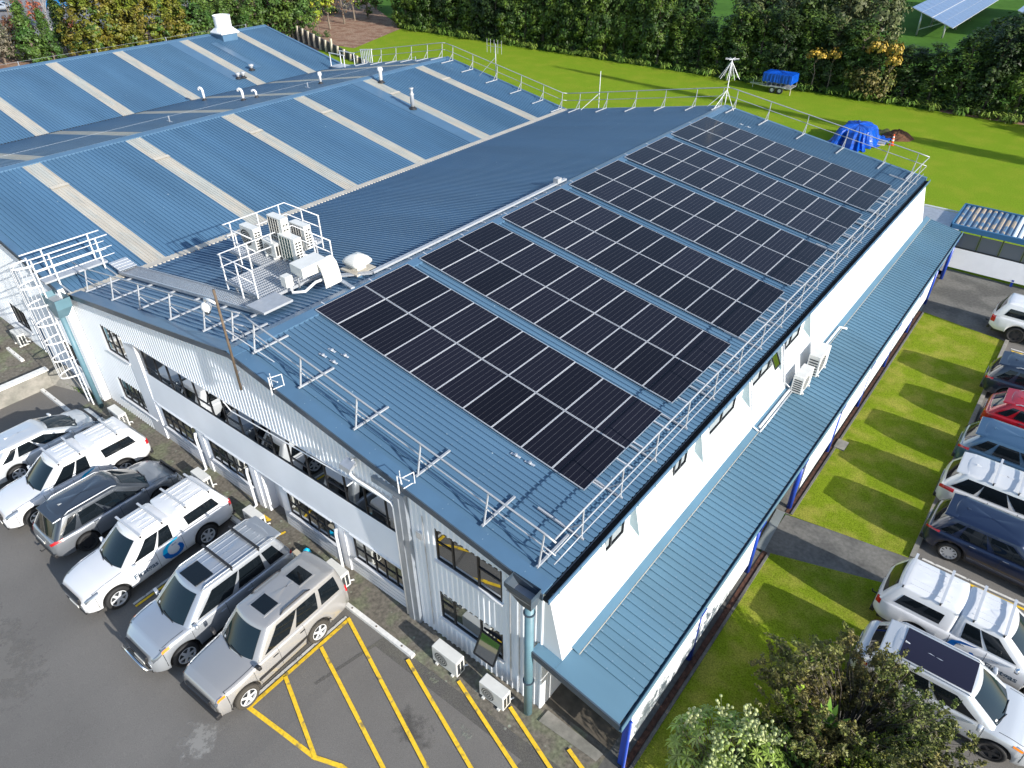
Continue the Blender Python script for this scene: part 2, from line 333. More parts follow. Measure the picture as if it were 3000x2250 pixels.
# wheel stop bars
for i, (x0, x1, y, lab) in enumerate(((-7.0, -3.85, -1.07, 'long white wheel stop bar beside the yellow hatched bay'), (-13.9, -12.3, -1.07, 'white wheel stop behind the tail of the middle white ute'), (-27.6, -24.75, -1.68, 'long white wheel stop on the empty bay by the roof ladder'), (-31.6, -29.9, -1.4, 'white wheel stop on the upper car park by the blue door'), (-18.2, -16.2, -1.07, 'white wheel stop under the nose of the grey crossover'), (-22.9, -21.0, -1.1, 'white wheel stop under the nose of the silver sedan'))):
    b = MB(); z = gz(x0, y); z1 = gz(x1, y)
    b.hexa([(x0, y-.08, z), (x1, y-.08, z1), (x1, y+.08, z1), (x0, y+.08, z), (x0, y-.07, z+.13), (x1, y-.07, z1+.13), (x1, y+.07, z1+.13), (x0, y+.07, z+.13)])
    b.v = [v for v in b.v]; t_ = thing('wheel_stop', lab, 'wheel stop', ((x0+x1)/2, y, (z+z1)/2)); b.build('bar', 'bar_white', t_)
    c = MB()
    for k in (.15, .5, .85): c.lathe((lerp(x0, x1, k), y, lerp(z, z1, k)+.13), [(.03, 0), (.03, .01)], 6)
    c.build('bolt', 'rust_pole', t_)
def stain(name, cx_, cy_, rx_, ry_, col, thr, seed, off=.006, sc_=2.2):
    m = bpy.data.materials.new('stain'); m.use_nodes = True; N = m.node_tree.nodes; L = m.node_tree.links; bs = N['Principled BSDF']; bs.inputs['Base Color'].default_value = (*col, 1); bs.inputs['Roughness'].default_value = .95
    tc = N.new('ShaderNodeTexCoord'); n1 = N.new('ShaderNodeTexNoise'); n1.inputs['Scale'].default_value = sc_; n1.inputs['Detail'].default_value = 9; n1.inputs['Roughness'].default_value = .75; L.new(tc.outputs['Object'], n1.inputs['Vector'])
    gr = N.new('ShaderNodeTexGradient'); gr.gradient_type = 'SPHERICAL'; mp = N.new('ShaderNodeMapping'); mp.inputs['Scale'].default_value = (1/rx_, 1/ry_, 1); L.new(tc.outputs['Object'], mp.inputs[0]); L.new(mp.outputs[0], gr.inputs[0])
    ad = N.new('ShaderNodeMath'); ad.operation = 'MULTIPLY_ADD'; ad.inputs[1].default_value = .5; L.new(gr.outputs[1], ad.inputs[0]); L.new(n1.outputs[0], ad.inputs[2])
    mr = N.new('ShaderNodeMapRange'); mr.inputs['From Min'].default_value = thr; mr.inputs['From Max'].default_value = thr+.16; mr.inputs['To Max'].default_value = .75 if col[0] > .1 else .35; L.new(ad.outputs[0], mr.inputs[0])
    nz = N.new('ShaderNodeMath'); nz.operation = 'GREATER_THAN'; nz.inputs[1].default_value = .02; L.new(gr.outputs[1], nz.inputs[0]); ml = N.new('ShaderNodeMath'); ml.operation = 'MULTIPLY'; L.new(nz.outputs[0], ml.inputs[0]); L.new(mr.outputs[0], ml.inputs[1]); L.new(ml.outputs[0], bs.inputs['Alpha'])
    MAT['stain%d' % seed] = m; q_ = MB(); q_.q([(cx_+a*rx_, cy_+c*ry_, gz(cx_+a*rx_, cy_)+off) for a, c in ((-1, -1), (1, -1), (1, 1), (-1, 1))]); o = q_.build(name, 'stain%d' % seed, None, False, (cx_, cy_, gz(cx_, cy_))); tag(o, kind='structure')
stain('dust_patch', -6.6, -6.3, 1.3, 1.5, (.33, .32, .30), .78, 1, .010, 3.5)
stain('dust_patch', -13.5, -8.6, 5, 2.2, (.20, .19, .175), .80, 4, .016); stain('oil_patch', -2.4, -2.6, 1.6, 1.1, (.05, .048, .045), .80, 5, .013); stain('lichen_patch', -1.2, -1.8, 1.5, .7, (.27, .29, .24), .93, 6, .019, 7); stain('lichen_patch', -3.0, -1.2, 1.5, .5, (.25, .27, .2), .93, 7, .022, 7)
# retaining wall at the left
b = MB(); b.box((-27.9, -40, -.84), (-27.65, -1.15, .0)); b.box((-27.65, -40, -.84), (-27.64, -1.15, -.83))
rw = thing('retaining_wall', 'low rendered retaining wall between the two levels of the car park', 'retaining wall', (-27.8, -5, -.84))
b.build('wall', 'concrete_light', rw); MB().box((-27.95, -40, .0), (-27.6, -1.1, .09)).build('white_coping', 'bar_white', rw)
MB().hexa([(-27.64, -1.15, -.84), (-24.75, -.36, -.84), (-24.75, -.34, -.84), (-27.64, -.36, -.84), (-27.64, -1.15, -.1), (-27.3, -.7, -.3), (-27.3, -.36, -.3), (-27.64, -.36, -.1)]).build('end_ramp', 'concrete_light', rw)

# ------------------------------------------------------------------ roofs
RDG = {1: (-11.76, 6.97), 2: (-34.8, 6.95), 3: (-58.2, 6.93)}
def rz(x):    # roof surface height
    P = [(-70, 4.7), (-58.2, 6.93), (-47.3, 4.78), (-34.8, 6.95), (-23.5, 4.88), (-11.76, 6.97), (.4, 5.055)]
    return interp(P, x)
def ribbed(b, xa, xb, y0, y1, pitch, rib, zf, m=0, off=0.0, screws=0):
    ys = []; n = max(1, round((y1-y0)/pitch)); p = (y1-y0)/n
    for i in range(n):
        a = y0+i*p; ys += [(a, 0), (a+.6*p, 0), (a+.62*p, rib), (a+.84*p, rib), (a+.93*p, 0)]
    if screws:
        nx_ = int(abs(xb-xa)/screws)
        for i in range(n):
            y = y0+(i+.73)*p
            for k in range(nx_): x = xa+(xb-xa)*(k+.5)/nx_; z = zf(x)+rib+off+.004; b.q([(x-.018, y-.018, z), (x+.018, y-.018, z), (x+.018, y+.018, z), (x-.018, y+.018, z)], 1)
    ys.append((y1, 0)); b.grid([[(xa, y, zf(xa)+h+off) for y, h in ys], [(xb, y, zf(xb)+h+off) for y, h in ys]], m)
SKY = [3.2, 8.45, 14.3, 19.5, 25.35, 30.4]
ob = thing('office_building', 'nearest white gabled building with six solar arrays on its blue roof', 'building', (0, 0, 0))
wb = thing('warehouse', 'middle blue-roofed warehouse with a row of pale roof skylights behind the caged ladder', 'building', (-34.8, 0, 0))
wc = thing('warehouse', 'farthest blue-roofed warehouse with the big white exhaust cowl on its ridge', 'building', (-58.2, 0, 0))
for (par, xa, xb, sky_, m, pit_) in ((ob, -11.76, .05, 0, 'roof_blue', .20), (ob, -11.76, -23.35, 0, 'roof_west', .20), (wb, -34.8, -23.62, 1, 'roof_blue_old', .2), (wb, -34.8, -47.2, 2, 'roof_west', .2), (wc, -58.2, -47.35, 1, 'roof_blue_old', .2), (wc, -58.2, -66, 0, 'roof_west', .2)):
    y0, y1 = -.12, 34.3
    if sky_ == 0:
        b = MB(); ribbed(b, xa, xb, y0, y1, pit_, .045, rz, screws=1.2); b.build('roof_slope', [m, 'screw'], par)
    else:
        e = y0; b = MB(); oo = .6 if sky_ == 2 and par is wb else 0
        for s_ in SKY:
            ribbed(b, xa, xb, e, s_+oo, pit_, .045, rz); e = s_+.85+oo
            c = MB(); ribbed(c, xa+(.25 if xb > xa else -.25), xb, s_+oo, e, .142, .028, rz, 0, .006); c.build('skylight', 'skylight', par)
            if par is wb and xb > xa: MB().q([(-31.9, s_, rz(-31.9)+.055), (-31.65, s_, rz(-31.65)+.055), (-31.65, s_+.85, rz(-31.65)+.055), (-31.9, s_+.85, rz(-31.9)+.055)]).build('lap_strip', 'cream', par)
        ribbed(b, xa, xb, e, y1, pit_, .045, rz); b.build('roof_slope', m, par)
for par, k in ((ob, 1), (wb, 2), (wc, 3)):
    x, z = RDG[k]; b = MB(); w_ = .32; hz = .06
    b.q([(x-w_, -.2, rz(x-w_)+hz), (x, -.2, z+hz+.02), (x, 34.35, z+hz+.02), (x-w_, 34.35, rz(x-w_)+hz)]); b.q([(x, -.2, z+hz+.02), (x+w_, -.2, rz(x+w_)+hz), (x+w_, 34.35, rz(x+w_)+hz), (x, 34.35, z+hz+.02)])
    b.q([(x+w_, -.2, rz(x+w_)+hz), (x+w_, -.2, rz(x+w_)), (x+w_, 34.35, rz(x+w_)), (x+w_, 34.35, rz(x+w_)+hz)]); b.build('ridge_cap', 'flash_blue', par)
for par, k, lst in ((wb, 2, ((24.35, 25.3, -34.5, -23.7),)), (wc, 3, ((24.3, 25.3, -57.9, -48.9), (27.3, 27.9, -56.3, -50.2)))):
    for a, c, xa, xb in lst:
        MB().q([(xa, a, rz(xa)+.04), (xb, a, rz(xb)+.04), (xb, c, rz(xb)+.04), (xa, c, rz(xa)+.04)]).build('flashing_strip', 'flash_blue', par)
# valley gutters
b = MB(); b.box((-23.72, -.2, 4.80), (-23.3, 34.3, 4.955)); b.build('valley_gutter', 'cream', wb)
MB().box((-47.42, -.1, 4.66), (-47.15, 34.3, 4.80)).build('valley_gutter', 'gutter_dirt', wc)
# rake trims front and back; dark barge on the car-park gable
def rake(par, x0, x1, y, hgt, wd, m, name='barge_board', up=.05):
    n = 1; b = MB(); X = [x0]+[k for k in (-11.76, -34.8, -58.2) if min(x0, x1) < k < max(x0, x1)]+[x1]
    for a, c in zip(X, X[1:]): b.hexa([(a, y, rz(a)-hgt), (c, y, rz(c)-hgt), (c, y+wd, rz(c)-hgt), (a, y+wd, rz(a)-hgt), (a, y, rz(a)+up), (c, y, rz(c)+up), (c, y+wd, rz(c)+up), (a, y+wd, rz(a)+up)])
    b.build(name, m, par)
rake(ob, -23.6, .08, -.20, .16, .035, 'barge'); rake(ob, -23.6, .05, -.164, .02, .42, 'flash_blue', 'edge_flashing', .048)
rake(wb, -46.9, -24.2, -.42, .12, .05, 'barge'); rake(wb, -46.9, -24.2, -.37, .0, .3, 'flash_blue', 'edge_flashing', .05); rake(wc, -66, -47.4, -.2, .2, .06, 'barge')
for p_, a, c in ((ob, -23.4, .06), (wb, -47, -23.6), (wc, -66, -47.2)): rake(p_, a, c, 34.14, .2, .22, 'flash_blue', 'edge_flashing', .055)
# eave gutter
b = MB(); b.box((.05, -.17, 4.94), (.235, 34.3, 4.995)); b.build('gutter_bed', 'gutter_dirt', ob)
MB().box((.235, -.2, 4.95), (.262, 34.32, 5.09)).build('gutter_front', 'flash_blue', ob)
for k in range(38): MB().box((.263, .2+k*.9, 4.95), (.276, .23+k*.9, 5.09)).build('gutter_bracket', 'pipe_blue', ob)

# ------------------------------------------------------------------ gable walls
def s_(x): return .037*(x+5) if x < -5 else 0
def corr_wall(b, x0, x1, y, zlo, zhi, holes, pitch=.19, dep=.03, m=0):
    prof = [(0, 0), (.5, 0), (.62, -1), (.86, -1), (.98, 0)]
    xs = []; x = x0
    n = round((x1-x0)/pitch); p = (x1-x0)/n
    for i in range(n):
        for t, h in prof: xs.append((x0+(i+t)*p, h))
    xs.append((x1, 0))
    cuts = sorted({h[0] for h in holes} | {h[1] for h in holes})
    out = []
    for (a, ha), (c, hc) in zip(xs, xs[1:]):
        pts = [(a, ha)]+[(k, ha+(hc-ha)*(k-a)/(c-a)) for k in cuts if a < k < c]+[(c, hc)]
        out += list(zip(pts, pts[1:]))
    for (a, ha), (c, hc) in out:
        mid = (a+c)/2; segs = [(zlo, zhi)]
        for hx0, hx1, h0, h1 in holes:
            if hx0 < mid < hx1:
                ns = []
                for lo, hi in segs:
                    if h0(mid) >= hi(mid) or h1(mid) <= lo(mid): ns.append((lo, hi)); continue
                    if h0(mid) > lo(mid)+.01: ns.append((lo, h0))
                    if h1(mid) < hi(mid)-.01: ns.append((h1, hi))
                segs = ns
        for lo, hi in segs: b.q([(a, y+ha*dep, lo(a)), (c, y+hc*dep, lo(c)), (c, y+hc*dep, hi(c)), (a, y+ha*dep, hi(a))], m)
Z = lambda k: (lambda x: k+s_(x))
K = lambda k: (lambda x: k)
holes = [(-19.4, -4.95, Z(-1.5), Z(4.68)), (-22.1, -20.4, Z(3.44), Z(4.68)), (-22.48, -19.8, Z(.86), Z(1.96)), (-3.58, -1.3, K(3.54), K(4.75)), (-3.61, -1.31, K(1.01), K(2.17)), (-20.4, -19.39, Z(-1.5), Z(4.4))]
b = MB(); corr_wall(b, -24.3, 0, 0, Z(-.1), lambda x: rz(x)-.03, holes); b.build('gable_cladding', 'white_steel', ob)
# wall solid behind (closes the building)
MB().box((-24.3, .45, -.9), (-.05, .5, 4.8)).build('inner_wall', 'wall_dark', ob)
# pilaster, soffit over strip window, band, lower wall
b = MB(); b.hexa([(-20.4, -.03, -.75), (-19.4, -.03, -.7), (-19.4, .3, -.7), (-20.4, .3, -.75), (-20.4, -.03, 3.85), (-19.4, -.03, 4.16), (-19.4, .3, 4.16), (-20.4, .3, 3.85)]); b.build('pilaster', 'white_board', ob)
XA, XB = -19.4, -4.95
def slab(b, x0, x1, ya, yb, za, zb, m=0, sh=True):   # box sheared with the wall's fall
    f = s_ if sh else (lambda x: 0)
    b.hexa([(x0, ya, za+f(x0)), (x1, ya, za+f(x1)), (x1, yb, za+f(x1)), (x0, yb, za+f(x0)), (x0, ya, zb+f(x0)), (x1, ya, zb+f(x1)), (x1, yb, zb+f(x1)), (x0, yb, zb+f(x0))], m)
b = MB(); slab(b, XA, XB, -.045, .28, 4.66, 4.70); b.build('window_head', 'white_paint', ob)
b = MB(); rows = []
prof = []
nb = 8
for i in range(nb):
    z0 = lerp(3.42, 2.04, i/nb); z1 = lerp(3.42, 2.04, (i+1)/nb); y0 = lerp(.03, -.015, i/nb); y1 = lerp(.03, -.015, (i+1)/nb)
    prof += [(y0, z0), (y1-.012, z1+.02), (y1+.006, z1+.012)]
prof += [(-.035, 2.04), (-.035, 1.99), (.1, 1.99)]
b.grid([[(XA, y, z+s_(XA)) for y, z in [(.28, 3.42)]+prof], [(XB, y, z+s_(XB)) for y, z in [(.28, 3.42)]+prof]]); b.build('spandrel_band', 'white_board', ob)
lowh = [(-19.0, -16.5), (-15.6, -13.05), (-12.35, -11.22), (-10.8, -8.3), (-7.4, -5.02)]
b = MB(); edges = [XA]+[e for h in lowh for e in h]+[XB]
wallp = []
for i in range(0, len(edges), 2):
    if edges[i+1]-edges[i] > .02: slab(b, edges[i], edges[i+1], .02, .3, -.3, 1.97)
for (a, c) in lowh:
    if (a, c) == (-12.35, -11.22): continue
    slab(b, a, c, .02, .3, -.3, .88)
b.build('lower_wall', 'white_board', ob)
mat('joint_grey', (.34, .36, .40), .6)
for (a, c) in lowh:
    if (a, c) == (-12.35, -11.22): continue
    for k in range(5): q_ = MB(); slab(q_, a-.3, c+.3, .012, .02, .0+k*.17, .007+k*.17); q_.build('board_joint', 'joint_grey', ob)
# projecting fins between the lower windows, with white pipes
for x in (-16.1, -12.75, -7.95): b = MB(); slab(b, x-.16, x+.16, -.02, .02, -.3, 1.96); b.build('pier', 'white_board', ob)
for x, lab in ((-16.25, ''), (-12.9, ''), (-8.05, '')):
    z = s_(x); MB().tube([(x, -.12, 1.9+z), (x, -.16, 1.7+z), (x, -.16, .1+z), (x-.05, -.3, .02+z)], .05, 8).build('downpipe', 'white_paint', ob, True)
# windows
def window(par, x0, x1, z0, z1, y, mull, trans, shf=None, glass='window_glass', fw=.05, sill=True, pane_split=None):
    f = shf or (lambda x: 0); b = MB()
    def h(a, c, za, zb, ya=y-.02, yb=y+.04): b.hexa([(a, ya, za+f(a)), (c, ya, za+f(c)), (c, yb, za+f(c)), (a, yb, za+f(a)), (a, ya, zb+f(a)), (c, ya, zb+f(c)), (c, yb, zb+f(c)), (a, yb, zb+f(a))])
    h(x0, x1, z0, z0+fw); h(x0, x1, z1-fw, z1); h(x0, x0+fw, z0+fw, z1-fw); h(x1-fw, x1, z0+fw, z1-fw)
    for mx in mull: h(mx-fw/2, mx+fw/2, z0+fw, z1-fw, y-.017, y+.04)
    for (a, c, zz) in trans: h(a, c, zz-fw/2, zz+fw/2, y-.014, y+.04)
    fr = b.build('window', 'window_frame', par)
    g = MB(); xs = [x0]+list(mull)+[x1]
    for i, (a, c) in enumerate(zip(xs, xs[1:])):
        e = .004*((i*37) % 3-1); g.q([(a, y+.012+e, z0+f(a)), (c, y+.012-e, z0+f(c)), (c, y+.012-e*.5, z1+f(c)), (a, y+.012+e*.5, z1+f(a))])
    g.build('pane', glass, fr)
    if sill:
        s2 = MB(); s2.hexa([(x0-.05, y-.1, z0-.05+f(x0)), (x1+.05, y-.1, z0-.05+f(x1)), (x1+.05, y-.02, z0-.05+f(x1)), (x0-.05, y-.02, z0-.05+f(x0)), (x0-.05, y-.1, z0-.01+f(x0)), (x1+.05, y-.1, z0-.01+f(x1)), (x1+.05, y-.02, z0-.0+f(x1)), (x0-.05, y-.02, z0+f(x0))]); s2.build('sill', 'white_paint', fr)
    return fr
window(ob, XA+.35, XB, 3.40, 4.66, .05, [XA+.35+.9*k for k in range(1, 16)], [(XA+.4+1.8*k, XA+1.3+1.8*k, 3.8) for k in range(0, 8)], s_, sill=False, fw=.04)
for i, (a, c) in enumerate(lowh):
    if i == 2: continue
    w4 = (c-a)/5; window(ob, a, c, .86, 1.97, .03, [a+w4*k for k in (1, 2, 3, 4)], [(a, c, 1.38)], s_, fw=.035)
    q_ = MB(); slab(q_, a-.08, c-.05, -.06, -.03, 1.96, 2.0); q_.build('window_hood', 'white_paint', ob)
window(ob, -22.48, -19.8, .86, 1.96, .02, [-21.9, -21.3, -20.9, -20.3], [(-22.48, -19.8, 1.4)], s_, fw=.04)
window(ob, -22.1, -20.4, 3.44, 4.66, .02, [-21.5, -20.95], [(-22.1, -20.95, 3.9)], s_, fw=.04)
window(ob, -3.58, -1.3, 3.54, 4.75, .02, [-2.98, -2.1], [(-3.55, -2.98, 4.25), (-2.1, -1.33, 4.3)], fw=.05)
window(ob, -3.61, -1.31, 1.01, 2.17, .02, [-3.1, -2.1], [(-3.58, -3.1, 1.72)], fw=.05)
# open awning sash
b = MB(); p = [(-2.05, -.38, 1.12), (-1.36, -.38, 1.12), (-1.36, -.02, 1.72), (-2.05, -.02, 1.72)]
for i in range(4): b.bar(p[i], p[(i+1) % 4], .05, .04)
sa = b.build('open_sash', 'window_frame', ob); MB().q(p).build('pane', 'window_glass', sa)
# entrance door (recessed, white)
z = s_(-11.8); b = MB(); b.box((-12.35, .4, z-.05), (-11.22, .44, z+1.95)); b.build('door', 'white_paint', ob)
MB().box((-12.36, .02, z-.02), (-12.30, .4, z+1.95)).build('door_reveal', 'white_board', ob); MB().box((-11.27, .02, z-.02), (-11.215, .4, z+1.95)).build('door_reveal', 'white_board', ob)
MB().tube([(-11.4, .38, z+.95), (-11.4, .34, z+.95), (-11.5, .34, z+.95)], .015, 6).build('door_handle', 'grille_dark', ob)
# grey channel
MB().box((-4.93, -.16, 0), (-4.72, .02, 5.22)).box((-5.75, -.14, 5.24), (-4.5, .0, 5.42)).build('cable_channel', 'channel_grey', ob)
MB().box((-4.72, -.13, 0), (-4.5, .02, 5.235)).build('cable_channel', 'channel_grey', ob)
MB().tube([(-6.7, -.12, 5.2), (-6.7, -.12, 4.92), (-6.5, -.12, 4.86), (-5.05, -.12, 4.86), (-4.98, -.12, 4.75), (-5.0, -.12, .1)], .045, 8).build('white_conduit', 'white_paint', ob, True)
MB().tube([(-13.2, -.08, 4.4), (-12.8, -.1, 4.2), (-7.0, -.08, 4.62)], .02, 6).build('wall_cable', 'white_paint', ob)
for x in (-3.95, -1.0, -.7): MB().tube([(x, -.06, .4), (x, -.06, 5.0)], .018, 6).build('wall_conduit', 'galv', ob)
MB().box((-4.25, -.08, 4.0), (-4.05, .0, 4.25)).build('junction_box', 'galv', ob)
# corner downpipe + rain hopper
MB().tube([(-.2, -.32, .05), (-.2, -.32, 4.85)], .115, 20).build('corner_downpipe', 'pipe_blue', ob, True)
b = MB(); T = [(-.78, -.55, 5.32), (.02, -.55, 5.3), (.02, -.17, 5.3), (-.78, -.17, 5.32)]; T2 = [(-.78, -.55, 5.18), (.02, -.55, 5.16), (.02, -.17, 5.16), (-.78, -.17, 5.18)]; Bt = [(-.36, -.46, 4.72), (-.05, -.46, 4.72), (-.05, -.19, 4.72), (-.36, -.19, 4.72)]
b.grid([T, T2, Bt], close=True); hp = b.build('rain_hopper', 'barge', ob)
MB().box((-.74, -.52, 5.0), (-.02, -.2, 5.02)).build('hopper_liner', 'galv_light', hp)
for zz in (1.55, 4.4): MB().lathe((-.2, -.32, zz), [(.15, 0), (.15, .04)], 16).build('pipe_bracket', 'barge', ob)
# sloping side wall with recessed windows
def sx(z): return lerp(.62, .12, (z-2.72)/(4.95-2.72))
REC = [(2.35, 3.9), (5.9, 7.75), (8.25, 11.25), (11.45, 14.05), (14.3, 16.95)]
b = MB(); YS = [-.0]+[e for rr in REC for e in rr]+[34.1]; zs0, zsb = 3.74, 2.72
for i in range(0, len(YS), 2): b.q([(sx(4.95), YS[i], 4.95), (sx(4.95), YS[i+1], 4.95), (sx(zsb), YS[i+1], zsb), (sx(zsb), YS[i], zsb)])
for (a, c) in REC:
    b.q([(sx(zs0), a, zs0), (sx(zs0), c, zs0), (sx(zsb), c, zsb), (sx(zsb), a, zsb)])
    MB().q([(.03, a, 4.05), (.03, c, 4.05), (sx(zs0), c, zs0), (sx(zs0), a, zs0)]).build('window_sill', 'sill_shade_paint', ob)
    MB().q([(.03, a, 4.95), (.03, a, 4.05), (sx(zs0), a, zs0), (sx(4.95), a, 4.95)]).build('window_reveal', 'reveal_shade_paint', ob); MB().q([(.03, c, 4.95), (.03, c, 4.05), (sx(zs0), c, zs0), (sx(4.95), c, 4.95)]).build('window_reveal', 'reveal_shade_paint', ob)
    b.q([(.03, a+.1, 4.95), (.03, c, 4.95), (.03, c, 4.05), (.03, a+.1, 4.05)])
b.q([(0, 0, 2.72), (sx(2.72), 0, 2.72), (sx(4.95), 0, 4.95), (0, 0, 4.95)]); b.q([(0, 34.1, 2.72), (sx(2.72), 34.1, 2.72), (sx(4.95), 34.1, 4.95), (0, 34.1, 4.95)])
b.q([(0, 0, 4.95), (sx(4.95), 0, 4.95), (sx(4.95), 34.1, 4.95), (0, 34.1, 4.95)])
b.q([(0, 0, -.05), (0, 34.1, -.05), (0, 34.1, 2.8), (0, 0, 2.8)]); b.build('side_wall', 'white_wall', ob)
b = MB(); 
for y in (1.2, 4.6, 17.0, 19.5, 22, 24.5, 27, 29.5, 32): b.q([(sx(4.9)+.003, y, 4.9), (sx(4.9)+.003, y+.012, 4.9), (sx(2.75)+.003, y+.012, 2.75), (sx(2.75)+.003, y, 2.75)])
b.build('panel_joint', 'alu', ob)
def xwin(par, y0, y1, z0, z1, x, mull):
    b = MB(); fw = .045
    for (a, c, za, zb) in [(y0, y1, z0, z0+fw), (y0, y1, z1-fw, z1), (y0, y0+fw, z0+fw, z1-fw), (y1-fw, y1, z0+fw, z1-fw)]+[(m-fw/2, m+fw/2, z0+fw, z1-fw) for m in mull]: b.box((x, a, za), (x+.05, c, zb))
    fr = b.build('window', 'window_frame', par); MB().q([(x+.02, y0, z0), (x+.02, y1, z0), (x+.02, y1, z1), (x+.02, y0, z1)]).build('pane', 'window_glass', fr); return fr
for y0, y1, mm in ((2.5, 3.5, [2.85]), (6.3, 7.1, [6.7]), (8.5, 10.5, [9.5]), (11.75, 13.4, [12.6]), (14.85, 16.3, [15.4])): xwin(ob, y0, y1, 4.08, 4.68, .04, mm)
b = MB(); p = [(.06, 13.4, 4.66), (.06, 13.85, 4.66), (.32, 13.85, 4.15), (.32, 13.4, 4.15)]
for i in range(4): b.bar(p[i], p[(i+1) % 4], .04, .035)
sa = b.build('open_sash', 'window_frame', ob); MB().q(p).build('pane', 'window_glass', sa)
MB().box((-24.0, 34.0, -.1), (-.02, 34.1, 4.85)).build('back_wall', 'white_wall', ob)
b = MB(); b.q([(-23.5, 34.09, 4.8), (-.02, 34.09, 4.8), (-.02, 34.09, 5.0), (-11.76, 34.09, 6.9)]); b.build('back_gable', 'white_wall', ob)
# ---- middle and far warehouses
holes2 = [(-29.85, -28.85, K(-.35), K(1.62)), (-32.5, -30.75, K(.45), K(1.6)), (-26.9, -25.3, K(.55), K(1.75))]
b = MB(); corr_wall(b, -46.8, -24.35, -.3, K(-.9), lambda x: rz(x)-.02, holes2, .16, .03); b.build('gable_cladding', 'white_steel', wb)
MB().box((-46.8, .05, -.9), (-24.4, .1, 4.7)).build('inner_wall', 'wall_dark', wb)
MB().q([(-24.35, -.3, -.9), (-24.35, .02, -.9), (-24.35, .02, 4.95), (-24.35, -.3, 4.95)]).build('return_wall', 'white_board', wb)
window(wb, -32.5, -30.75, .45, 1.6, -.28, [-32.0, -31.5, -31.1], [], glass='window_dark', fw=.04); window(wb, -26.9, -25.3, .55, 1.75, -.28, [-26.4, -25.9], [], glass='window_glass', fw=.04)
dr = MB().box((-29.85, -.33, -.3), (-28.85, -.29, 1.6)).build('door', 'door_blue', wb); MB().box((-29.0, -.36, .6), (-28.93, -.33, .75)).build('handle', 'galv', dr)
b = MB().box((-29.9, -.36, -.3), (-29.85, -.3, 1.65)).box((-28.85, -.36, -.3), (-28.8, -.3, 1.65)).box((-29.9, -.36, 1.6), (-28.8, -.3, 1.65)); b.build('door_frame', 'white_paint', wb)
for p_, a, c in ((wb, -47, -24), (wc, -66, -47)):
    MB().box((a, 34.0, -.1), (c, 34.1, 4.7)).build('back_wall', 'white_wall', p_)
    k = -34.8 if p_ is wb else -58.2; MB().q([(a, 34.09, 4.65), (c, 34.09, 4.65), (k, 34.09, 6.85)]).build('back_gable', 'white_wall', p_)
MB().q([(-66, 0, 5.4), (-66, 34, 5.4), (-66, 34, -.1), (-66, 0, -.1)]).build('side_wall', 'white_wall', wc)
b = MB(); corr_wall(b, -66, -47.0, 0, K(-.4), lambda x: rz(x)-.02, [], .16, .03); b.build('gable_cladding', 'white_steel', wc)
# valley downpipe and hopper near the ladder
MB().tube([(-24.05, -.62, -.8), (-24.05, -.62, 4.0)], .11, 16).build('corner_downpipe', 'pipe_blue', wb, True)
b = MB(); b.grid([[(-24.75, -.85, 4.85), (-23.4, -.85, 4.95), (-23.4, -.25, 4.95), (-24.75, -.25, 4.85)], [(-24.7, -.85, 4.5), (-23.5, -.85, 4.5), (-23.5, -.25, 4.5), (-24.7, -.25, 4.5)], [(-24.25, -.8, 4.0), (-23.85, -.8, 4.0), (-23.85, -.42, 4.0), (-24.25, -.42, 4.0)]], close=True)
hp = b.build('rain_hopper', 'pipe_blue', wb); MB().box((-24.7, -.8, 4.6), (-23.5, -.3, 4.62)).build('hopper_liner', 'galv_light', hp)

# ------------------------------------------------------------------ veranda
ve = thing('veranda', 'long blue ribbed veranda roof on blue posts along the white side wall', 'veranda', (2.45, 17, 0))
vz = lambda x: lerp(2.80, 2.44, (x-.58)/(2.47-.58))
b = MB(); ribbed(b, .58, 2.47, .42, 35.0, .255, .045, vz, screws=.62); b.build('roof_sheet', ['veranda_blue', 'screw'], ve)
b = MB(); b.q([(-.12, -.32, 2.97), (.58, -.32, 2.84), (.58, .42, 2.84), (-.12, -.02, 2.95)]); b.q([(.58, -.32, vz(.58)+.03), (2.47, -.32, vz(2.47)+.03), (2.47, .42, vz(2.47)+.03), (.58, .42, vz(.58)+.03)]); b.q([(-.12, -.02, 2.95), (.58, .42, 2.84), (.58, .05, 2.84), (.0, -.02, 2.95)]); b.build('end_flashing', 'veranda_blue', ve)
b = MB(); b.hexa([(-.14, -.36, 2.78), (2.5, -.36, 2.24), (2.5, -.32, 2.24), (-.14, -.32, 2.78), (-.14, -.36, 2.99), (2.5, -.36, 2.49), (2.5, -.32, 2.49), (-.14, -.32, 2.99)]); b.build('end_fascia', 'barge', ve)
MB().q([(.56, .42, 2.9), (.56, 35, 2.9), (.80, 35, vz(.8)+.05), (.80, .42, vz(.8)+.05)]).build('wall_flashing', 'veranda_blue', ve)
MB().bar((.82, .42, vz(.82)+.05), (.82, 35, vz(.82)+.045), .018, .012).build('flashing_seam', 'cream', ve)
MB().box((2.47, -.36, 2.28), (2.55, 35.1, 2.31)).box((2.55, -.36, 2.28), (2.575, 35.1, 2.47)).build('gutter', 'veranda_blue', ve)
MB().box((2.44, .0, 2.18), (2.52, 35, 2.28)).build('edge_beam', 'door_blue', ve)
ps = [0.05, 3.9, 7.95, 11.6, 15.5, 19.2, 23.0, 26.8, 30.4, 34.0]
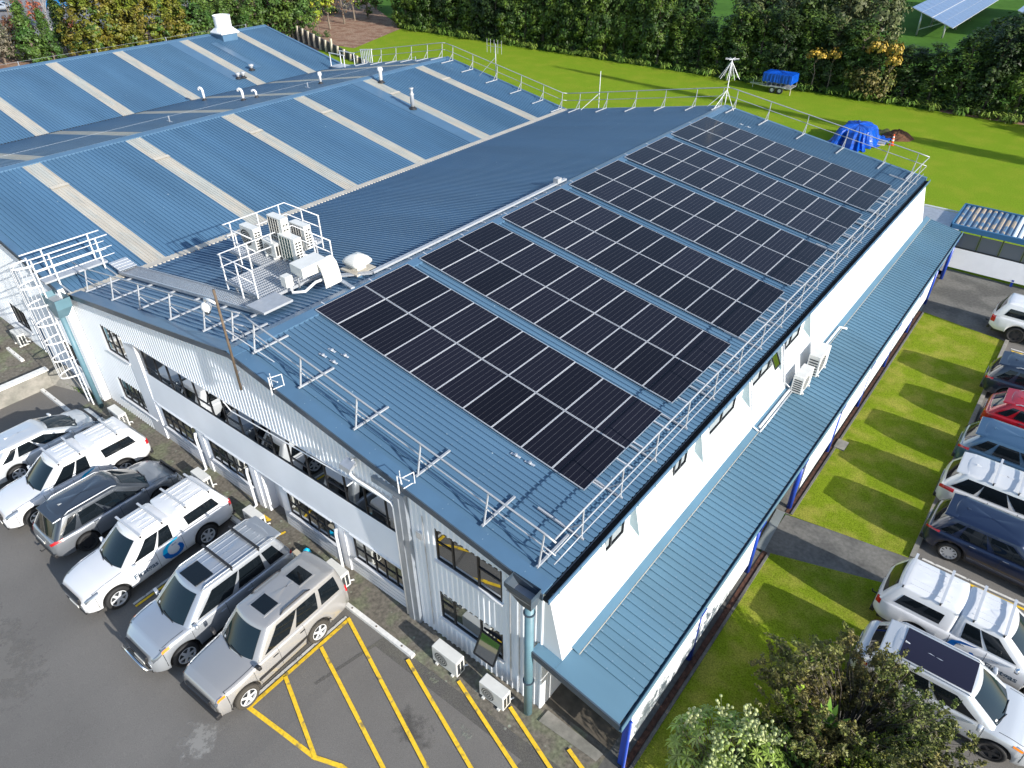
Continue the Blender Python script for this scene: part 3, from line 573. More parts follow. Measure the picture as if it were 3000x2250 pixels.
for i, y in enumerate(ps):
    if i in (0,): MB().box((2.42, y, 0), (2.56, y+.1, 2.28)).build('post', 'post_blue', ve)
    else: MB().tube([(2.46, y, 0), (2.46, y, 2.25)], .09, 14).build('post', 'post_blue', ve, True)
    if 0 < i: MB().hexa([(2.52, y-.06, 1.95), (2.54, y-.06, 1.95), (2.54, y+.06, 1.95), (2.52, y+.06, 1.95), (2.52, y-.16, 2.3), (2.60, y-.16, 2.3), (2.60, y+.16, 2.3), (2.52, y+.16, 2.3)]).build('bracket', 'post_blue', ve)
MB().tube([(2.62, -.02, 2.3), (2.62, -.02, .12), (2.8, .0, .05)], .05, 8).build('downpipe', 'post_blue', ve, True)
for a, c in ((.18, 7.6), (12.0, 15.3), (15.7, 27.4), (27.5, 29.5)): MB().box((2.50, a, .72), (2.53, c, 2.18)).build('screen_panel', 'white_wall', ve)
for y in (3.0, 5.2, 13.0, 18, 21.8, 25.4): MB().bar((.1, y, 2.6), (2.45, y, 2.25), .06, .1).build('rafter', 'white_paint', ve)
# ------------------------------------------------------------------ covered walkway at the far end
pv = thing('covered_walkway', 'covered walkway with striped plastic roof, glass screens and white lower wall', 'walkway shelter', (5, 35.5, 0))
b = MB(); c2 = MB()
for i in range(30):
    x = 1.95+i*.28; mm = i % 15
    tgt = c2 if 10 <= mm <= 13 else b
    tgt.grid([[(x, 35.5, 2.58), (x+.06, 35.5, 2.63), (x+.15, 35.5, 2.63), (x+.2, 35.5, 2.58)], [(x, 38.6, 2.70), (x+.06, 38.6, 2.75), (x+.15, 38.6, 2.75), (x+.2, 38.6, 2.70)]])
mat('roof_tan', (.08, .15, .24), .5, col2=(.34, .28, .21), c2scale=1.6, c2lo=.46, c2hi=.56); mat('roof_clear', (.75, .82, .86), .3)
b.build('roof_sheet', 'roof_tan', pv); c2.build('roof_sheet', 'roof_clear', pv)
b = MB(); b.q([(1.9, 35.5, 2.57), (10.4, 35.5, 2.57), (10.4, 38.6, 2.69), (1.9, 38.6, 2.69)]); b.build('roof_lining', 'door_blue', pv)
MB().box((1.85, 35.35, 2.38), (10.4, 35.5, 2.66)).box((1.85, 38.6, 2.5), (10.4, 38.7, 2.8)).box((1.82, 35.35, 2.4), (1.9, 38.7, 2.78)).build('fascia', 'door_blue', pv)
b = MB(); b.hexa([(2.35, 35.25, .28), (10.4, 35.35, .28), (10.4, 35.4, .28), (2.35, 35.3, .28), (2.3, 35.55, 1.3), (10.4, 35.65, 1.3), (10.4, 35.7, 1.3), (2.3, 35.6, 1.3)]); b.build('lower_wall', 'white_paint', pv)
g = MB(); f = MB()
for i in range(8):
    x = 2.35+i*1.08; g.q([(x+.04, 35.62, 1.38), (x+1.04, 35.62, 1.38), (x+1.04, 35.62, 2.2), (x+.04, 35.62, 2.2)]); f.box((x-.03, 35.58, 1.3), (x+.03, 35.66, 2.4))
mat('screen_glass', (.16, .18, .2), .08, spec=.6); g.build('glass_screen', 'screen_glass', pv); f.box((2.3, 35.59, 1.30), (10.4, 35.65, 1.37)).build('frame', 'grille_dark', pv)
for x in (5.66, 9.4): MB().box((x-.06, 35.3, 0), (x+.06, 35.42, .4)).build('post', 'post_blue', pv)
cf = thing('lean_to_roof', 'grey corrugated lean-to roof between the side veranda and the covered walkway', 'lean-to', (1, 36.5, 2.3))
b = MB(); n = 24; b.grid([[(x, 35.15+k*2.75/n, 2.42+.02*(k % 2)) for k in range(n+1)] for x in (-.1, 2.3)]); b.build('roof_sheet', 'galv', cf); MB().box((0, 35.1, 0), (2.3, 35.14, 2.4)).build('wall', 'white_paint', cf)
MB().bar((-.1, 37.95, 2.46), (2.3, 37.95, 2.46), .08, .06).bar((-.1, 35.1, 2.46), (2.3, 35.1, 2.46), .08, .06).build('edge_trim', 'white_paint', cf)

# ------------------------------------------------------------------ solar arrays on the roof
TH = math.atan((6.97-5.055)/(11.76+.4)); PW, PLn, GAP = 1.0785, 2.0996, 0
AY = [3.02+i*4.797 for i in range(6)]
ordn = ['nearest', 'second nearest', 'third nearest', 'fourth nearest', 'fifth nearest', 'farthest']
def make_array():
    t = thing('solar_array', '', 'solar array', (-11.6, AY[0], rz(-11.6)+.13), 0, 'six solar arrays on the office roof', True)
    t.rotation_euler = (0, TH, 0)
    for xx in (0.02, 1.6, 5.3, 9.0, 10.2):
        pass
    for k, yy in enumerate((.45, 1.65, 2.55, 3.75)):
        MB().box((-.25 if k % 2 == 0 else -.05, yy-.02, -.085), (PW*10+(.5 if k % 2 else .35), yy+.02, -.045)).build('mounting_rail', 'alu', t)
    cm = None
    for j in range(2):
        for i in range(10):
            if cm is None:
                m = MB(); w_, l_ = PW-.014, PLn-.014; fr = .015
                m.q([(fr, fr, 0), (w_-fr, fr, 0), (w_-fr, l_-fr, 0), (fr, l_-fr, 0)]); me = m.mesh('solar_panel', 'solar_cells')
                uv = me.uv_layers.new(name='UVMap')
                for li, c in enumerate(((0, 0), (1, 0), (1, 1), (0, 1))): uv.data[li].uv = c
                f = MB(); f.box((0, 0, -.035), (w_, fr, .004)).box((0, l_-fr, -.035), (w_, l_, .004)).box((0, fr, -.035), (fr, l_-fr, .004)).box((w_-fr, fr, -.035), (w_, l_-fr, .004)); fm = f.mesh('frame', 'alu')
                f2 = MB().box((fr, fr, -.03), (w_-fr, l_-fr, -.02))
                cm = (me, fm)
            o = bpy.data.objects.new('solar_panel', cm[0]); COL.objects.link(o); o.parent = t; o.location = (i*PW, j*(PLn+.01), 0)
            f = bpy.data.objects.new('frame', cm[1]); COL.objects.link(f); f.parent = o
    return t
sa0 = make_array(); bpy.context.view_layer.update()
for o in sa0.children:
    if o.name.startswith('solar_panel'): o.rotation_euler = (random.uniform(-.003, .003), random.uniform(-.003, .003), random.uniform(-.0008, .0008))
alist = [sa0]
for i in range(1, 6): c = copy_tree(sa0); c.location.y = AY[i]; alist.append(c)
for c in alist[1:]:
    for o in c.children:
        if o.name.startswith('solar_panel'): o.rotation_euler = (random.uniform(-.003, .003), random.uniform(-.003, .003), random.uniform(-.0008, .0008))
for i, c in enumerate(alist): c['label'] = 'dark solar array of twenty panels, %s to the car park gable' % ordn[i]
# small roof brackets waiting on the sheets
for i, (x, y) in enumerate(((-9.75, 1.75), (-9.3, 1.78), (-9.75, 2.1), (-9.3, 2.22), (-3.05, 2.75), (-2.6, 2.8), (-9.85, 32.1), (-9.4, 32.1))):
    w_ = ['first', 'second', 'third', 'fourth'][i % 4]
    lab = 'small flat roof bracket, %s of four before the nearest solar array' % w_ if i < 4 else ('small roof bracket at the eave end of the nearest array, %s of two' % w_ if i < 6 else 'small metal roof bracket beyond the farthest solar array, %s of two' % ['first', 'second'][i-6])
    t = thing('roof_bracket', lab, 'bracket', (x, y, rz(x)+.05), 0, 'metal roof brackets'); b = MB(); b.box((x-.16, y-.035, rz(x)+.045), (x+.16, y+.035, rz(x)+.06)).build('plate', 'alu', t); MB().box((x-.03, y-.05, rz(x)+.06), (x+.03, y+.05, rz(x)+.10)).build('clamp', 'galv', t)

# ------------------------------------------------------------------ guard rails
def rail_tube(t, nm, pts, rad=.024): MB().tube(pts, rad, 8).build(nm, 'galv_light', t, True)
def guard(name, lab, posts, inn, out, hgt, lean=0, ext=None, extra_bot=False):
    """posts: list of base points; each gets a post, a brace and a foot bar running from out to inn (vector offsets)"""
    t = thing('guard_rail', lab, 'guard rail', posts[0], 0, 'guard rails round the office and warehouse roofs')
    inn = Vector(inn); out = Vector(out); top = []
    for p in posts:
        p = Vector(p); q = p+inn; q.z = rz(q.x)+.09; p0 = p+out
        MB().bar(p0, q, .055, .05).build('foot_bar', 'galv_light', t)
        tp = p+Vector((0, 0, hgt))+inn.normalized()*lean; tp.z = p.z+hgt; top.append(tp)
        MB().bar(p, tp, .045, .03, 0, (1, 0, 0)).build('post', 'galv_light', t)
        k = p+inn*.32; k.z = rz(k.x)+.1; MB().bar(k, p.lerp(tp, .5), .03, .03).build('brace', 'galv_light', t)
    if ext: top = [Vector(ext[0])]+top+[Vector(ext[1])]
    rail_tube(t, 'top_rail', top, .027)
    rail_tube(t, 'mid_rail', [Vector((p.x, p.y, p.z))-Vector((0, 0, hgt*.48)) for p in top], .02)
    if extra_bot: rail_tube(t, 'bottom_rail', [Vector((p.x, p.y, p.z))-Vector((0, 0, hgt*.86)) for p in top], .018)
    return t
def G_(xs, y): return [(x, y, rz(x)+.09) for x in xs]
guard('', 'galvanised guard rail along the car park edge of the office roof west of the ridge', G_([-23.1, -20.75, -18.5, -16.2, -13.95, -12.25], .36), (0, 1.25, 0), (0, -.08, 0), .92, .2, ((-24.2, .56, rz(-23.6)+1.0), (-11.76, .56, 8.0)))
guard('', 'galvanised guard rail along the car park edge of the office roof from ridge to eave', G_([-11.15, -9.05, -6.75, -4.4, -2.15, -.45], .36), (0, 1.22, 0), (0, -.08, 0), .92, .2, ((-11.76, .56, 8.0), (-.12, .56, rz(0)+1.0)))
guard('', 'long three-bar guard rail along the eave beside the solar arrays', [(-.15, 1.72+1.82*k, rz(-.15)+.09) for k in range(18)], (-1.35, 0, 0), (.06, 0, 0), 1.02, 0, ((-.15, .56, rz(0)+1.1), (-.15, 34.2, rz(0)+1.1)), True)
guard('', 'guard rail along the lawn edge of the office roof on the solar array side', G_([-11.2, -9.1, -6.8, -4.5, -2.2, -.7], 34.2), (0, -1.32, 0), (0, .04, 0), 1.0, -.1, ((-11.76, 34.3, 8.05), (-.15, 34.3, rz(0)+1.1)))
guard('', 'guard rail along the lawn edge of the office roof between valley and ridge', G_([-22.4, -20.2, -18.0, -15.9, -13.8, -12.1], 34.2), (0, -1.32, 0), (0, .04, 0), 1.0, -.1, ((-23.5, 34.3, 5.98), (-11.76, 34.3, 8.05)))
guard('', 'guard rail along the lawn edge of the middle warehouse roof down to the valley', G_([-34.0, -32.0, -29.65, -27.4, -25.4, -23.75], 34.0), (0, -1.25, 0), (0, .04, 0), 1.0, -.1, ((-34.8, 34.1, 8.0), (-23.5, 34.3, 5.98)))
guard('', 'guard rail along the lawn edge of the middle warehouse roof beyond its ridge', G_([-44.0, -42.1, -40.3, -38.5, -36.7, -35.1], 34.0), (0, -1.25, 0), (0, .04, 0), 1.0, -.1, ((-46.2, 34.1, 5.9), (-34.8, 34.1, 8.0)))
# small gate platform at the far valley
t = thing('access_gate', 'white barred gate and step platform at the far valley of the warehouse roofs', 'roof gate', (-45.5, 33.9, 5.1))
for k in range(7): x = -44.6+k*.22; MB().bar((x, 34.05, rz(x)+.1), (x, 34.05, rz(x)+1.15), .05, .05).build('bar', 'white_paint', t)
MB().bar((-44.7, 34.05, 6.42), (-43.2, 34.05, 6.6), .06, .06).build('rail', 'white_paint', t); MB().box((-47.2, 32.6, 4.98), (-45.2, 33.9, 5.06)).build('step_platform', 'galv_light', t)
for x, y in ((-47.1, 33.8), (-45.3, 33.8), (-47.1, 32.7), (-45.3, 32.7)): MB().bar((x, y, 5.0), (x, y, 6.1), .05, .05).build('post', 'white_paint', t)
for y in (33.8, 32.7): MB().bar((-47.2, y, 6.1), (-45.2, y, 6.1), .05, .05).build('handrail', 'white_paint', t)

# ------------------------------------------------------------------ roof ladder with cage, bridge, walkway
t = thing('cage_ladder', 'white caged ladder climbing the gable wall to the roof bridge', 'ladder', (-24.75, -.75, -.8))
for x in (-24.98, -24.5): MB().bar((x, -.75, -.82), (x, -.75, 6.35), .05, .06, 0, (1, 0, 0)).build('stile', 'white_paint', t)
for k in range(24): MB().tube([(-24.98, -.75, -.5+k*.28), (-24.5, -.75, -.5+k*.28)], .016, 6).build('rung', 'white_paint', t)
hoops = [1.05+k*.86 for k in range(7)]
def hoop(z, n=12): return [(-24.74+.40*math.cos(PI+PI*k/n)*1.0, -.75-.72*math.sin(PI*k/n), z) for k in range(n+1)]
for z in hoops:
    b = MB(); P = hoop(z); b.grid([[(x, y, z-.03) for x, y, z in P], [(x, y, z+.03) for x, y, z in P]]); b.grid([[((x+24.74)*.97-24.74, (y+.75)*.97-.75, z+.03) for x, y, z in P], [((x+24.74)*.97-24.74, (y+.75)*.97-.75, z-.03) for x, y, z in P]]); b.build('cage_hoop', 'white_paint', t)
P0 = hoop(0)
for k in (1, 3, 5, 7, 9, 11): x, y, _ = P0[k]; MB().bar((x, y, 1.05), (x, y, hoops[-1]), .045, .012, 0, (0, 1, 0)).build('cage_strap', 'white_paint', t)
for zz in (1.4, 3.4): MB().bar((-24.98, -.75, zz), (-24.98, -.3, zz), .04, .04).build('wall_bracket', 'white_paint', t)
t = thing('roof_bridge', 'aluminium bridge with handrails from the ladder head across the roof valley', 'roof bridge', (-24.9, .8, 5.3))
MB().box((-25.05, -.6, 5.28), (-24.45, 1.95, 5.36)).build('deck', 'galv_light', t)
for x in (-25.1, -24.4):
    MB().tube([(x, -.9, 6.45), (x, 2.25, 6.45)], .028).build('handrail', 'white_paint', t, True); MB().tube([(x, -.8, 5.95), (x, 2.3, 5.95)], .02).build('mid_rail', 'white_paint', t, True); MB().tube([(x, -.8, 5.6), (x, 2.3, 5.6)], .02).build('knee_rail', 'white_paint', t, True)
    for y in (-.1, 1.75): MB().bar((x, y, 5.1), (x, y, 6.45), .05, .05).build('post', 'white_paint', t)
for y in (-.1, 1.8): MB().bar((-25.6, y, 5.22), (-23.6, y, 5.0), .05, .05).build('bearer', 'galv_light', t)
mat('mesh_deck', (.50, .52, .55), .4, .3, var=.1, vscale=6)
def grating(b, x0, x1, y0, y1, zf, sp=.075, w_=.02, ax='x'):
    n = int((y1-y0)/sp)
    for k in range(n+1): y = y0+k*sp; b.bar((x0, y, zf(x0)), (x1, y, zf(x1)), w_, .03)
    n = int(abs(x1-x0)/.16)
    for k in range(n+1): x = x0+(x1-x0)*k/n; b.bar((x, y0, zf(x)), (x, y1, zf(x)), .025, .028)
t = thing('roof_walkway', 'long metal mesh walkway climbing the office roof from the valley to the air conditioner deck', 'walkway', (-18, 2.25, 6))
wz = lambda x: rz(x)+.17
b = MB(); grating(b, -23.6, -13.2, 1.95, 2.6, wz, .065, .026); b.build('mesh_deck', 'mesh_deck', t)
for y in (1.92, 2.63): MB().bar((-23.6, y, wz(-23.6)), (-13.2, y, wz(-13.2)), .05, .12).build('side_channel', 'galv_light', t)
for k in range(6): x = -22.6+k*1.85; MB().bar((x, 1.7, wz(x)-.09), (x, 2.85, wz(x)-.09), .07, .05).build('bearer', 'galv_light', t)
MB().hexa([(-13.75, 1.85, 6.92), (-12.75, 1.85, 6.98), (-12.75, 3.0, 6.98), (-13.75, 3.0, 6.92), (-13.75, 1.85, 7.0), (-12.75, 1.85, 7.06), (-12.75, 3.0, 7.06), (-13.75, 3.0, 7.0)]).build('end_step', 'galv_light', t)
b = MB()
for k in range(4): x = -24.3+k*.22; b = MB(); b.box((x, 1.9, 5.28-.03*k), (x+.2, 2.65, 5.31-.03*k)); b.build('step', 'mesh_deck', t)
# ------------------------------------------------------------------ AC deck
t = thing('equipment_deck', 'raised mesh equipment deck with handrails holding the roof air conditioners', 'equipment deck', (-15, 4, 6.5))
zk = lambda x: 6.95
for nm, a in (('front', (-15.85, -13.65, 2.5, 5.5)), ('back', (-18.0, -15.9, 4.0, 6.75))):
    b = MB(); grating(b, a[0], a[1], a[2], a[3], zk, .08, .03); b.build('mesh_deck', 'mesh_deck', t)
    b = MB(); 
    for p, q in (((a[0], a[2]), (a[1], a[2])), ((a[1], a[2]), (a[1], a[3])), ((a[1], a[3]), (a[0], a[3])), ((a[0], a[3]), (a[0], a[2]))): MB().bar((p[0], p[1], 6.92), (q[0], q[1], 6.92), .05, .1).build('edge_channel', 'galv_light', t)
    for x in (a[0]+.15, (a[0]+a[1])/2, a[1]-.15):
        for y in (a[2]+.2, a[3]-.2): MB().bar((x, y, rz(x)+.03), (x, y, 6.9), .06, .06).build('leg', 'galv_light', t)
    for y in (a[2]+.2, a[3]-.2): MB().bar((a[0]-.4, y, rz(a[0]-.4)+.08), (a[1]+.4, y, rz(a[1]+.4)+.08), .06, .05).build('foot_bar', 'galv_light', t)
def loop_rail(pts, posts):
    MB().tube([(x, y, 7.95) for x, y in pts], .022).build('handrail', 'white_paint', t, True); MB().tube([(x, y, 7.48) for x, y in pts], .02).build('mid_rail', 'white_paint', t, True)
    for x, y in posts: MB().bar((x, y, 6.6), (x, y, 7.95), .04, .04).build('post', 'white_paint', t)
loop_rail([(-18.05, 4.0), (-18.05, 6.8), (-15.9, 6.8)], [(-18.05, 4.3), (-18.05, 5.5), (-18.05, 6.5), (-17, 6.8), (-15.95, 6.8)])
loop_rail([(-18.05, 4.0), (-17.2, 3.95), (-16.1, 3.95)], [(-17.2, 3.95)])
loop_rail([(-13.9, 2.45), (-15.95, 2.45), (-15.95, 5.6), (-13.8, 5.6)], [(-13.95, 2.45), (-14.9, 2.45), (-15.9, 2.5), (-15.95, 3.6), (-15.95, 4.6), (-14.8, 5.6), (-13.8, 5.6)])

# ------------------------------------------------------------------ air conditioners
def ac_unit(lab, x, y, z, rz_, w_=.85, d_=.32, h=.65, fan='round', side=False, group='outdoor air conditioner units'):
    t = thing('air_conditioner', lab, 'air conditioner', (x, y, z), rz_, group, True)
    MB().box((-w_/2, -d_/2, .06), (w_/2, d_/2, h)).build('casing', 'white_box', t, bevel=.018)
    yf = -d_/2-.004
    if fan == 'tall' or fan == 'grid':
        zc = [(.1, h-.05)] if fan == 'grid' else [(.1, h*.5), (h*.52, h-.05)]
        for a, c in zc:
            g = MB().box((-w_*.32-.08, yf-.004, a), (w_*.32-.04, yf, c)).build('fan_grille', 'grille_teal' if fan == 'grid' else 'grille_dark', t)
            b = MB()
            for k in range(5): xx = lerp(-w_*.32-.08, w_*.32-.04, k/4); b.box((xx-.004, yf-.016, a), (xx+.004, yf-.006, c))
            for k in range(7): zz = lerp(a, c, k/6); b.box((-w_*.32-.08, yf-.012, zz-.003), (w_*.32-.04, yf-.0061, zz+.003))
            b.build('guard_bars', 'white_box', g)
    else:
        g = MB(); rr = h*.36; n = 20; g.q([(-w_*.14+rr*math.cos(2*PI*k/n), yf, h*.53+rr*math.sin(2*PI*k/n)) for k in range(n)]); g = g.build('fan_grille', 'grille_dark', t)
        for j in range(1, 5):
            b = MB(); r1 = rr*j/4; b.grid([[(-w_*.14+r1*math.cos(2*PI*k/24), yf-.006, h*.53+r1*math.sin(2*PI*k/24)) for k in range(25)], [(-w_*.14+(r1-.02)*math.cos(2*PI*k/24), yf-.006, h*.53+(r1-.02)*math.sin(2*PI*k/24)) for k in range(25)]]); b.build('guard_ring', 'white_box', g)
    b = MB()
    for k in range(7):
        for j in range(2): b.box((w_/2+.001, -d_*.38+j*d_*.4, .14+k*(h-.24)/7), (w_/2+.006, -d_*.38+j*d_*.4+d_*.3, .14+k*(h-.24)/7+.06))
    b.build('side_vent', 'grille_dark', t)
    b = MB()
    for k in range(6): b.box((-w_/2-.006, -d_*.38, .14+k*(h-.24)/6), (-w_/2-.001, d_*.36, .14+k*(h-.24)/6+.05))
    b.build('side_vent', 'grille_dark', t)
    for xx in (-w_*.32, w_*.32): MB().box((xx-.04, -d_/2-.05, 0), (xx+.04, d_/2+.05, .06)).build('foot', 'white_box', t)
    MB().tube([(w_/2-.02, d_/2, h*.3), (w_/2+.02, d_/2+.1, h*.28), (w_/2-.02, d_/2+.12, .1)], .025, 6).build('pipe', 'white_paint', t, True)
    return t
ac_unit('cream air conditioner unit on the deck, leftmost, behind the first handrail', -17.2, 4.6, 7.0, 0, .88, .32, .95)
ac_unit('tallest air conditioner with two black fan grilles at the back of the deck', -15.88, 5.0, 7.0, 0, .85, .32, 1.55, 'tall')
ac_unit('white air conditioner with black grille at the back right corner of the deck', -15.88, 5.88, 7.0, 0, .88, .32, .98, 'tall')
ac_unit('white air conditioner with teal finned front in the middle of the deck', -15.2, 4.9, 7.0, 0, .95, .34, 1.02, 'grid')
ac_unit('small white air conditioner low on the deck between two taller ones', -16.1, 4.7, 7.0, 0, .75, .3, .62)
t = thing('air_duct', 'white boxed air duct with a downturned cowl at the front of the equipment deck', 'air duct', (-13.2, 4.2, 7))
MB().hexa([(-13.65, 3.7, 7.5), (-12.9, 3.65, 7.5), (-12.85, 4.7, 7.5), (-13.6, 4.75, 7.5), (-13.65, 3.7, 7.85), (-12.9, 3.65, 7.85), (-12.85, 4.7, 7.9), (-13.6, 4.75, 7.9)]).build('box', 'white_box', t, bevel=.02)
b = MB(); P = [(-13.0, 7.88), (-12.85, 7.86), (-12.7, 7.72), (-12.6, 7.4), (-12.56, 7.05)]
b.grid([[(x, 4.25, z) for x, z in P], [(x, 4.95, z) for x, z in P]]); b.grid([[(x-.02, 4.95, z-.06) for x, z in P], [(x-.02, 4.25, z-.06) for x, z in P]]); b.build('cowl', 'white_box', t, True)
MB().box((-13.75, 3.3, 7.1), (-13.45, 3.6, 7.5)).build('control_box', 'white_box', t, bevel=.01)
MB().tube([(-13.5, 3.5, 7.15), (-13.3, 3.4, 6.95), (-13.0, 3.7, 6.98), (-12.9, 4.1, 7.2), (-12.7, 4.5, 7.3)], .05, 8).build('flexible_pipe', 'white_paint', t, True)
MB().tube([(-13.6, 3.9, 6.8), (-13.6, 3.9, 7.5)], .03, 6).build('leg', 'galv_light', t, True); MB().tube([(-12.8, 4.6, 6.8), (-12.8, 4.6, 7.5)], .03, 6).build('leg', 'galv_light', t, True)
for lab, x, y, rr, w_, h in (('cream air conditioner on the ground below the lower right gable window', -2.85, -.62, 0, .95, .72), ('cream air conditioner on feet beside the blue corner downpipe', -1.15, -.58, 0, .85, .66), ('white air conditioner without a face grille behind the gold off-roader', -7.75, -.6, 0, .85, .72), ('white air conditioner on the ground beside the recessed white door', -12.1, -.72, 0, .85, .66), ('white air conditioner with a round fan at the foot of the second wall pier', -15.5, -.72, 0, .85, .66), ('cream air conditioner at the foot of the valley downpipe behind the first white ute', -22.0, -.7, 0, .95, .78), ('white air conditioner by the blue door of the middle warehouse', -31.6, -.75, 0, .85, .7)):
    ac_unit(lab, x, y, gz(x, y)+.01, rr, w_, .34, h, 'round')
ac_unit('white air conditioner with slatted end on the veranda roof, farther of two', 1.0, 16.4, vz(1.0)+.06, PI/2, 1.15, .45, .95); ac_unit('white air conditioner on the veranda roof below the open side window, nearer of two', .98, 14.85, vz(.98)+.06, PI/2, 1.0, .4, .8)
for o in list(COL.objects)[-1:]: pass
t = thing('wall_pipework', 'bundle of white pipes along the foot of the side wall above the veranda', 'pipes', (.8, 12, 2.8))
MB().tube([(.76, 11.6, 2.86), (.72, 20.1, 2.86), (1.0, 20.2, 2.84)], .045, 8).build('drain_pipe', 'white_paint', t, True); MB().tube([(.86, 11.4, 2.84), (.84, 16.4, 2.84)], .03, 6).build('cable', 'galv', t, True)
MB().tube([(sx(4.7)+.03, 11.35, 4.75), (sx(3)+.03, 11.35, 3.0), (.8, 11.4, 2.86)], .03, 6).build('riser', 'white_paint', t, True); MB().tube([(sx(4.7)+.03, 14.17, 4.75), (sx(3.3)+.03, 14.17, 3.3), (.75, 14.4, 2.95), (.9, 14.5, 3.1)], .028, 6).build('riser', 'galv', t, True)
# dome roof vent, cable trays
t = thing('roof_vent', 'white domed roof ventilator beside the cable tray near the ridge', 'roof vent', (-12.85, 5.95, 6.8))
MB().box((-13.2, 5.6, 6.75), (-12.5, 6.3, 6.98)).build('curb', 'flash_blue', t); MB().box((-13.3, 5.5, 6.98), (-12.4, 6.4, 7.04)).build('base_plate', 'cream', t)
MB().box((-13.05, 5.75, 7.04), (-12.65, 6.15, 7.3)).build('neck', 'white_box', t)
b = MB(); b.grid([[(-12.85+s*c*rr, 5.95+s2*c*rr*1.0, z) for s, s2 in ((-1, -1), (-.6, -1.08), (0, -1.1), (.6, -1.08), (1, -1), (1.08, -.6), (1.1, 0), (1.08, .6), (1, 1), (.6, 1.08), (0, 1.1), (-.6, 1.08), (-1, 1), (-1.08, .6), (-1.1, 0), (-1.08, -.6)) for c in (1,)] for rr, z in ((.34, 7.22), (.38, 7.3), (.37, 7.36), (.30, 7.46), (.17, 7.54), (.02, 7.57))], close=True); b.build('dome', 'white_box', t, True)
t = thing('cable_tray', 'galvanised cable tray on brackets running along the office roof ridge', 'cable tray', (-12.15, 12, 7))
MB().box((-12.22, 6.0, 7.02), (-12.06, 17.9, 7.1)).build('tray', 'galv_light', t); MB().bar((-12.15, 6.0, 7.04), (-13.3, 4.95, 6.95), .18, .06).build('tray', 'galv_light', t); MB().bar((-11.75, 4.75, 7.08), (-13.3, 5.15, 6.9), .14, .05).build('tray', 'galv_light', t)
for k in range(11): y = 6.6+k*1.05; MB().bar((-12.45, y, 6.97), (-11.85, y, 7.03), .04, .04).build('bracket', 'galv_light', t)
MB().box((-12.25, 17.1, 7.1), (-12.0, 17.4, 7.3)).build('junction_box', 'galv_light', t)
# flues, cowls and pipes
def flue(lab, x, y, h, r_, kind):
    z = rz(x); t = thing('roof_flue', lab, 'roof flue', (x, y, z)); m = 'white_paint'
    MB().lathe((x, y, z), [(r_*2.2, .03), (r_*2.0, .08), (r_*1.25, .14), (r_*1.1, .2)], 12).build('boot', 'black_plastic', t, True)
    if kind == 'mush':
        MB().lathe((x, y, z+.1), [(r_, 0), (r_, h-.15), (r_*1.5, h-.1), (r_*1.6, h), (r_*1.3, h+.12), (r_*.1, h+.14)], 14).build('pipe', m, t, True)
    elif kind == 'tall':
        MB().lathe((x, y, z+.1), [(r_, 0), (r_, h*.62), (r_*1.25, h*.68), (r_*.7, h*.76), (r_*.7, h*.9), (r_*1.1, h*.94), (r_*1.1, h)], 14).build('pipe', 'galv_light', t, True)
    elif kind == 'hook':
        MB().tube([(x, y, z), (x, y, z+h*.8), (x-.05, y-.02, z+h*.93), (x-.16, y-.06, z+h), (x-.27, y-.1, z+h*.93), (x-.29, y-.11, z+h*.8)], r_, 10).build('pipe', m, t, True)
    else: MB().lathe((x, y, z+.05), [(r_, 0), (r_*.8, h*.5), (r_*1.6, h*.75), (r_*1.6, h), (r_*.3, h*1.1)], 12).build('pipe', 'galv_light', t, True)
flue('white mushroom-capped flue at the ridge of the middle warehouse', -33.6, 26.25, .8, .12, 'mush')
flue('tall silver flue on the sunny slope of the middle warehouse', -29.27, 24.92, 1.25, .13, 'tall')
flue('white hooked vent pipe near the far valley, leftmost of its slope', -45.0, 19.3, .9, .09, 'hook'); flue('larger of two white hooked pipes behind the middle warehouse ridge', -38.9, 18.7, .75, .09, 'hook'); flue('smaller of two white hooked pipes behind the middle warehouse ridge', -38.7, 19.6, .5, .07, 'hook')
flue('white flared pipe beyond the ridge of the middle warehouse', -37.5, 24.1, .6, .09, 'mush')
flue('small silver cowl standing alone on the farthest roof', -50.0, 26.8, .42, .13, 'c'); flue('left cowl of the small silver pair on the farthest roof', -49.05, 24.85, .42, .12, 'c'); flue('right cowl of the small silver pair on the farthest roof', -49.02, 25.3, .42, .12, 'c')
t = thing('exhaust_cowl', 'big white round exhaust cowl on a blue box at the farthest ridge', 'exhaust cowl', (-57.0, 29.3, 6.6))
b = MB(); b.grid([[(-57.7, 28.55, 6.5), (-56.2, 28.55, 6.3), (-56.2, 30.0, 6.3), (-57.7, 30.0, 6.5)], [(-57.7, 28.55, 7.15), (-56.2, 28.55, 7.15), (-56.2, 30.0, 7.15), (-57.7, 30.0, 7.15)]], close=True); b.build('curb', 'flash_blue', t)
b = MB(); n = 24
def sq(rr, z, k): 
    a = 2*PI*k/n; return (-56.95+rr*math.cos(a), 29.28+rr*math.sin(a), z)
def sqr(h_, z, k):
    a = 2*PI*k/n; c, s2 = math.cos(a), math.sin(a); m_ = max(abs(c), abs(s2)); return (-56.95+h_*c/m_, 29.28+h_*s2/m_, z)
b.grid([[sqr(.88, 7.12, k) for k in range(n)], [sqr(.9, 7.2, k) for k in range(n)], [sq(.70, 7.6, k) for k in range(n)]], close=True); b.build('hood', 'white_paint', t)
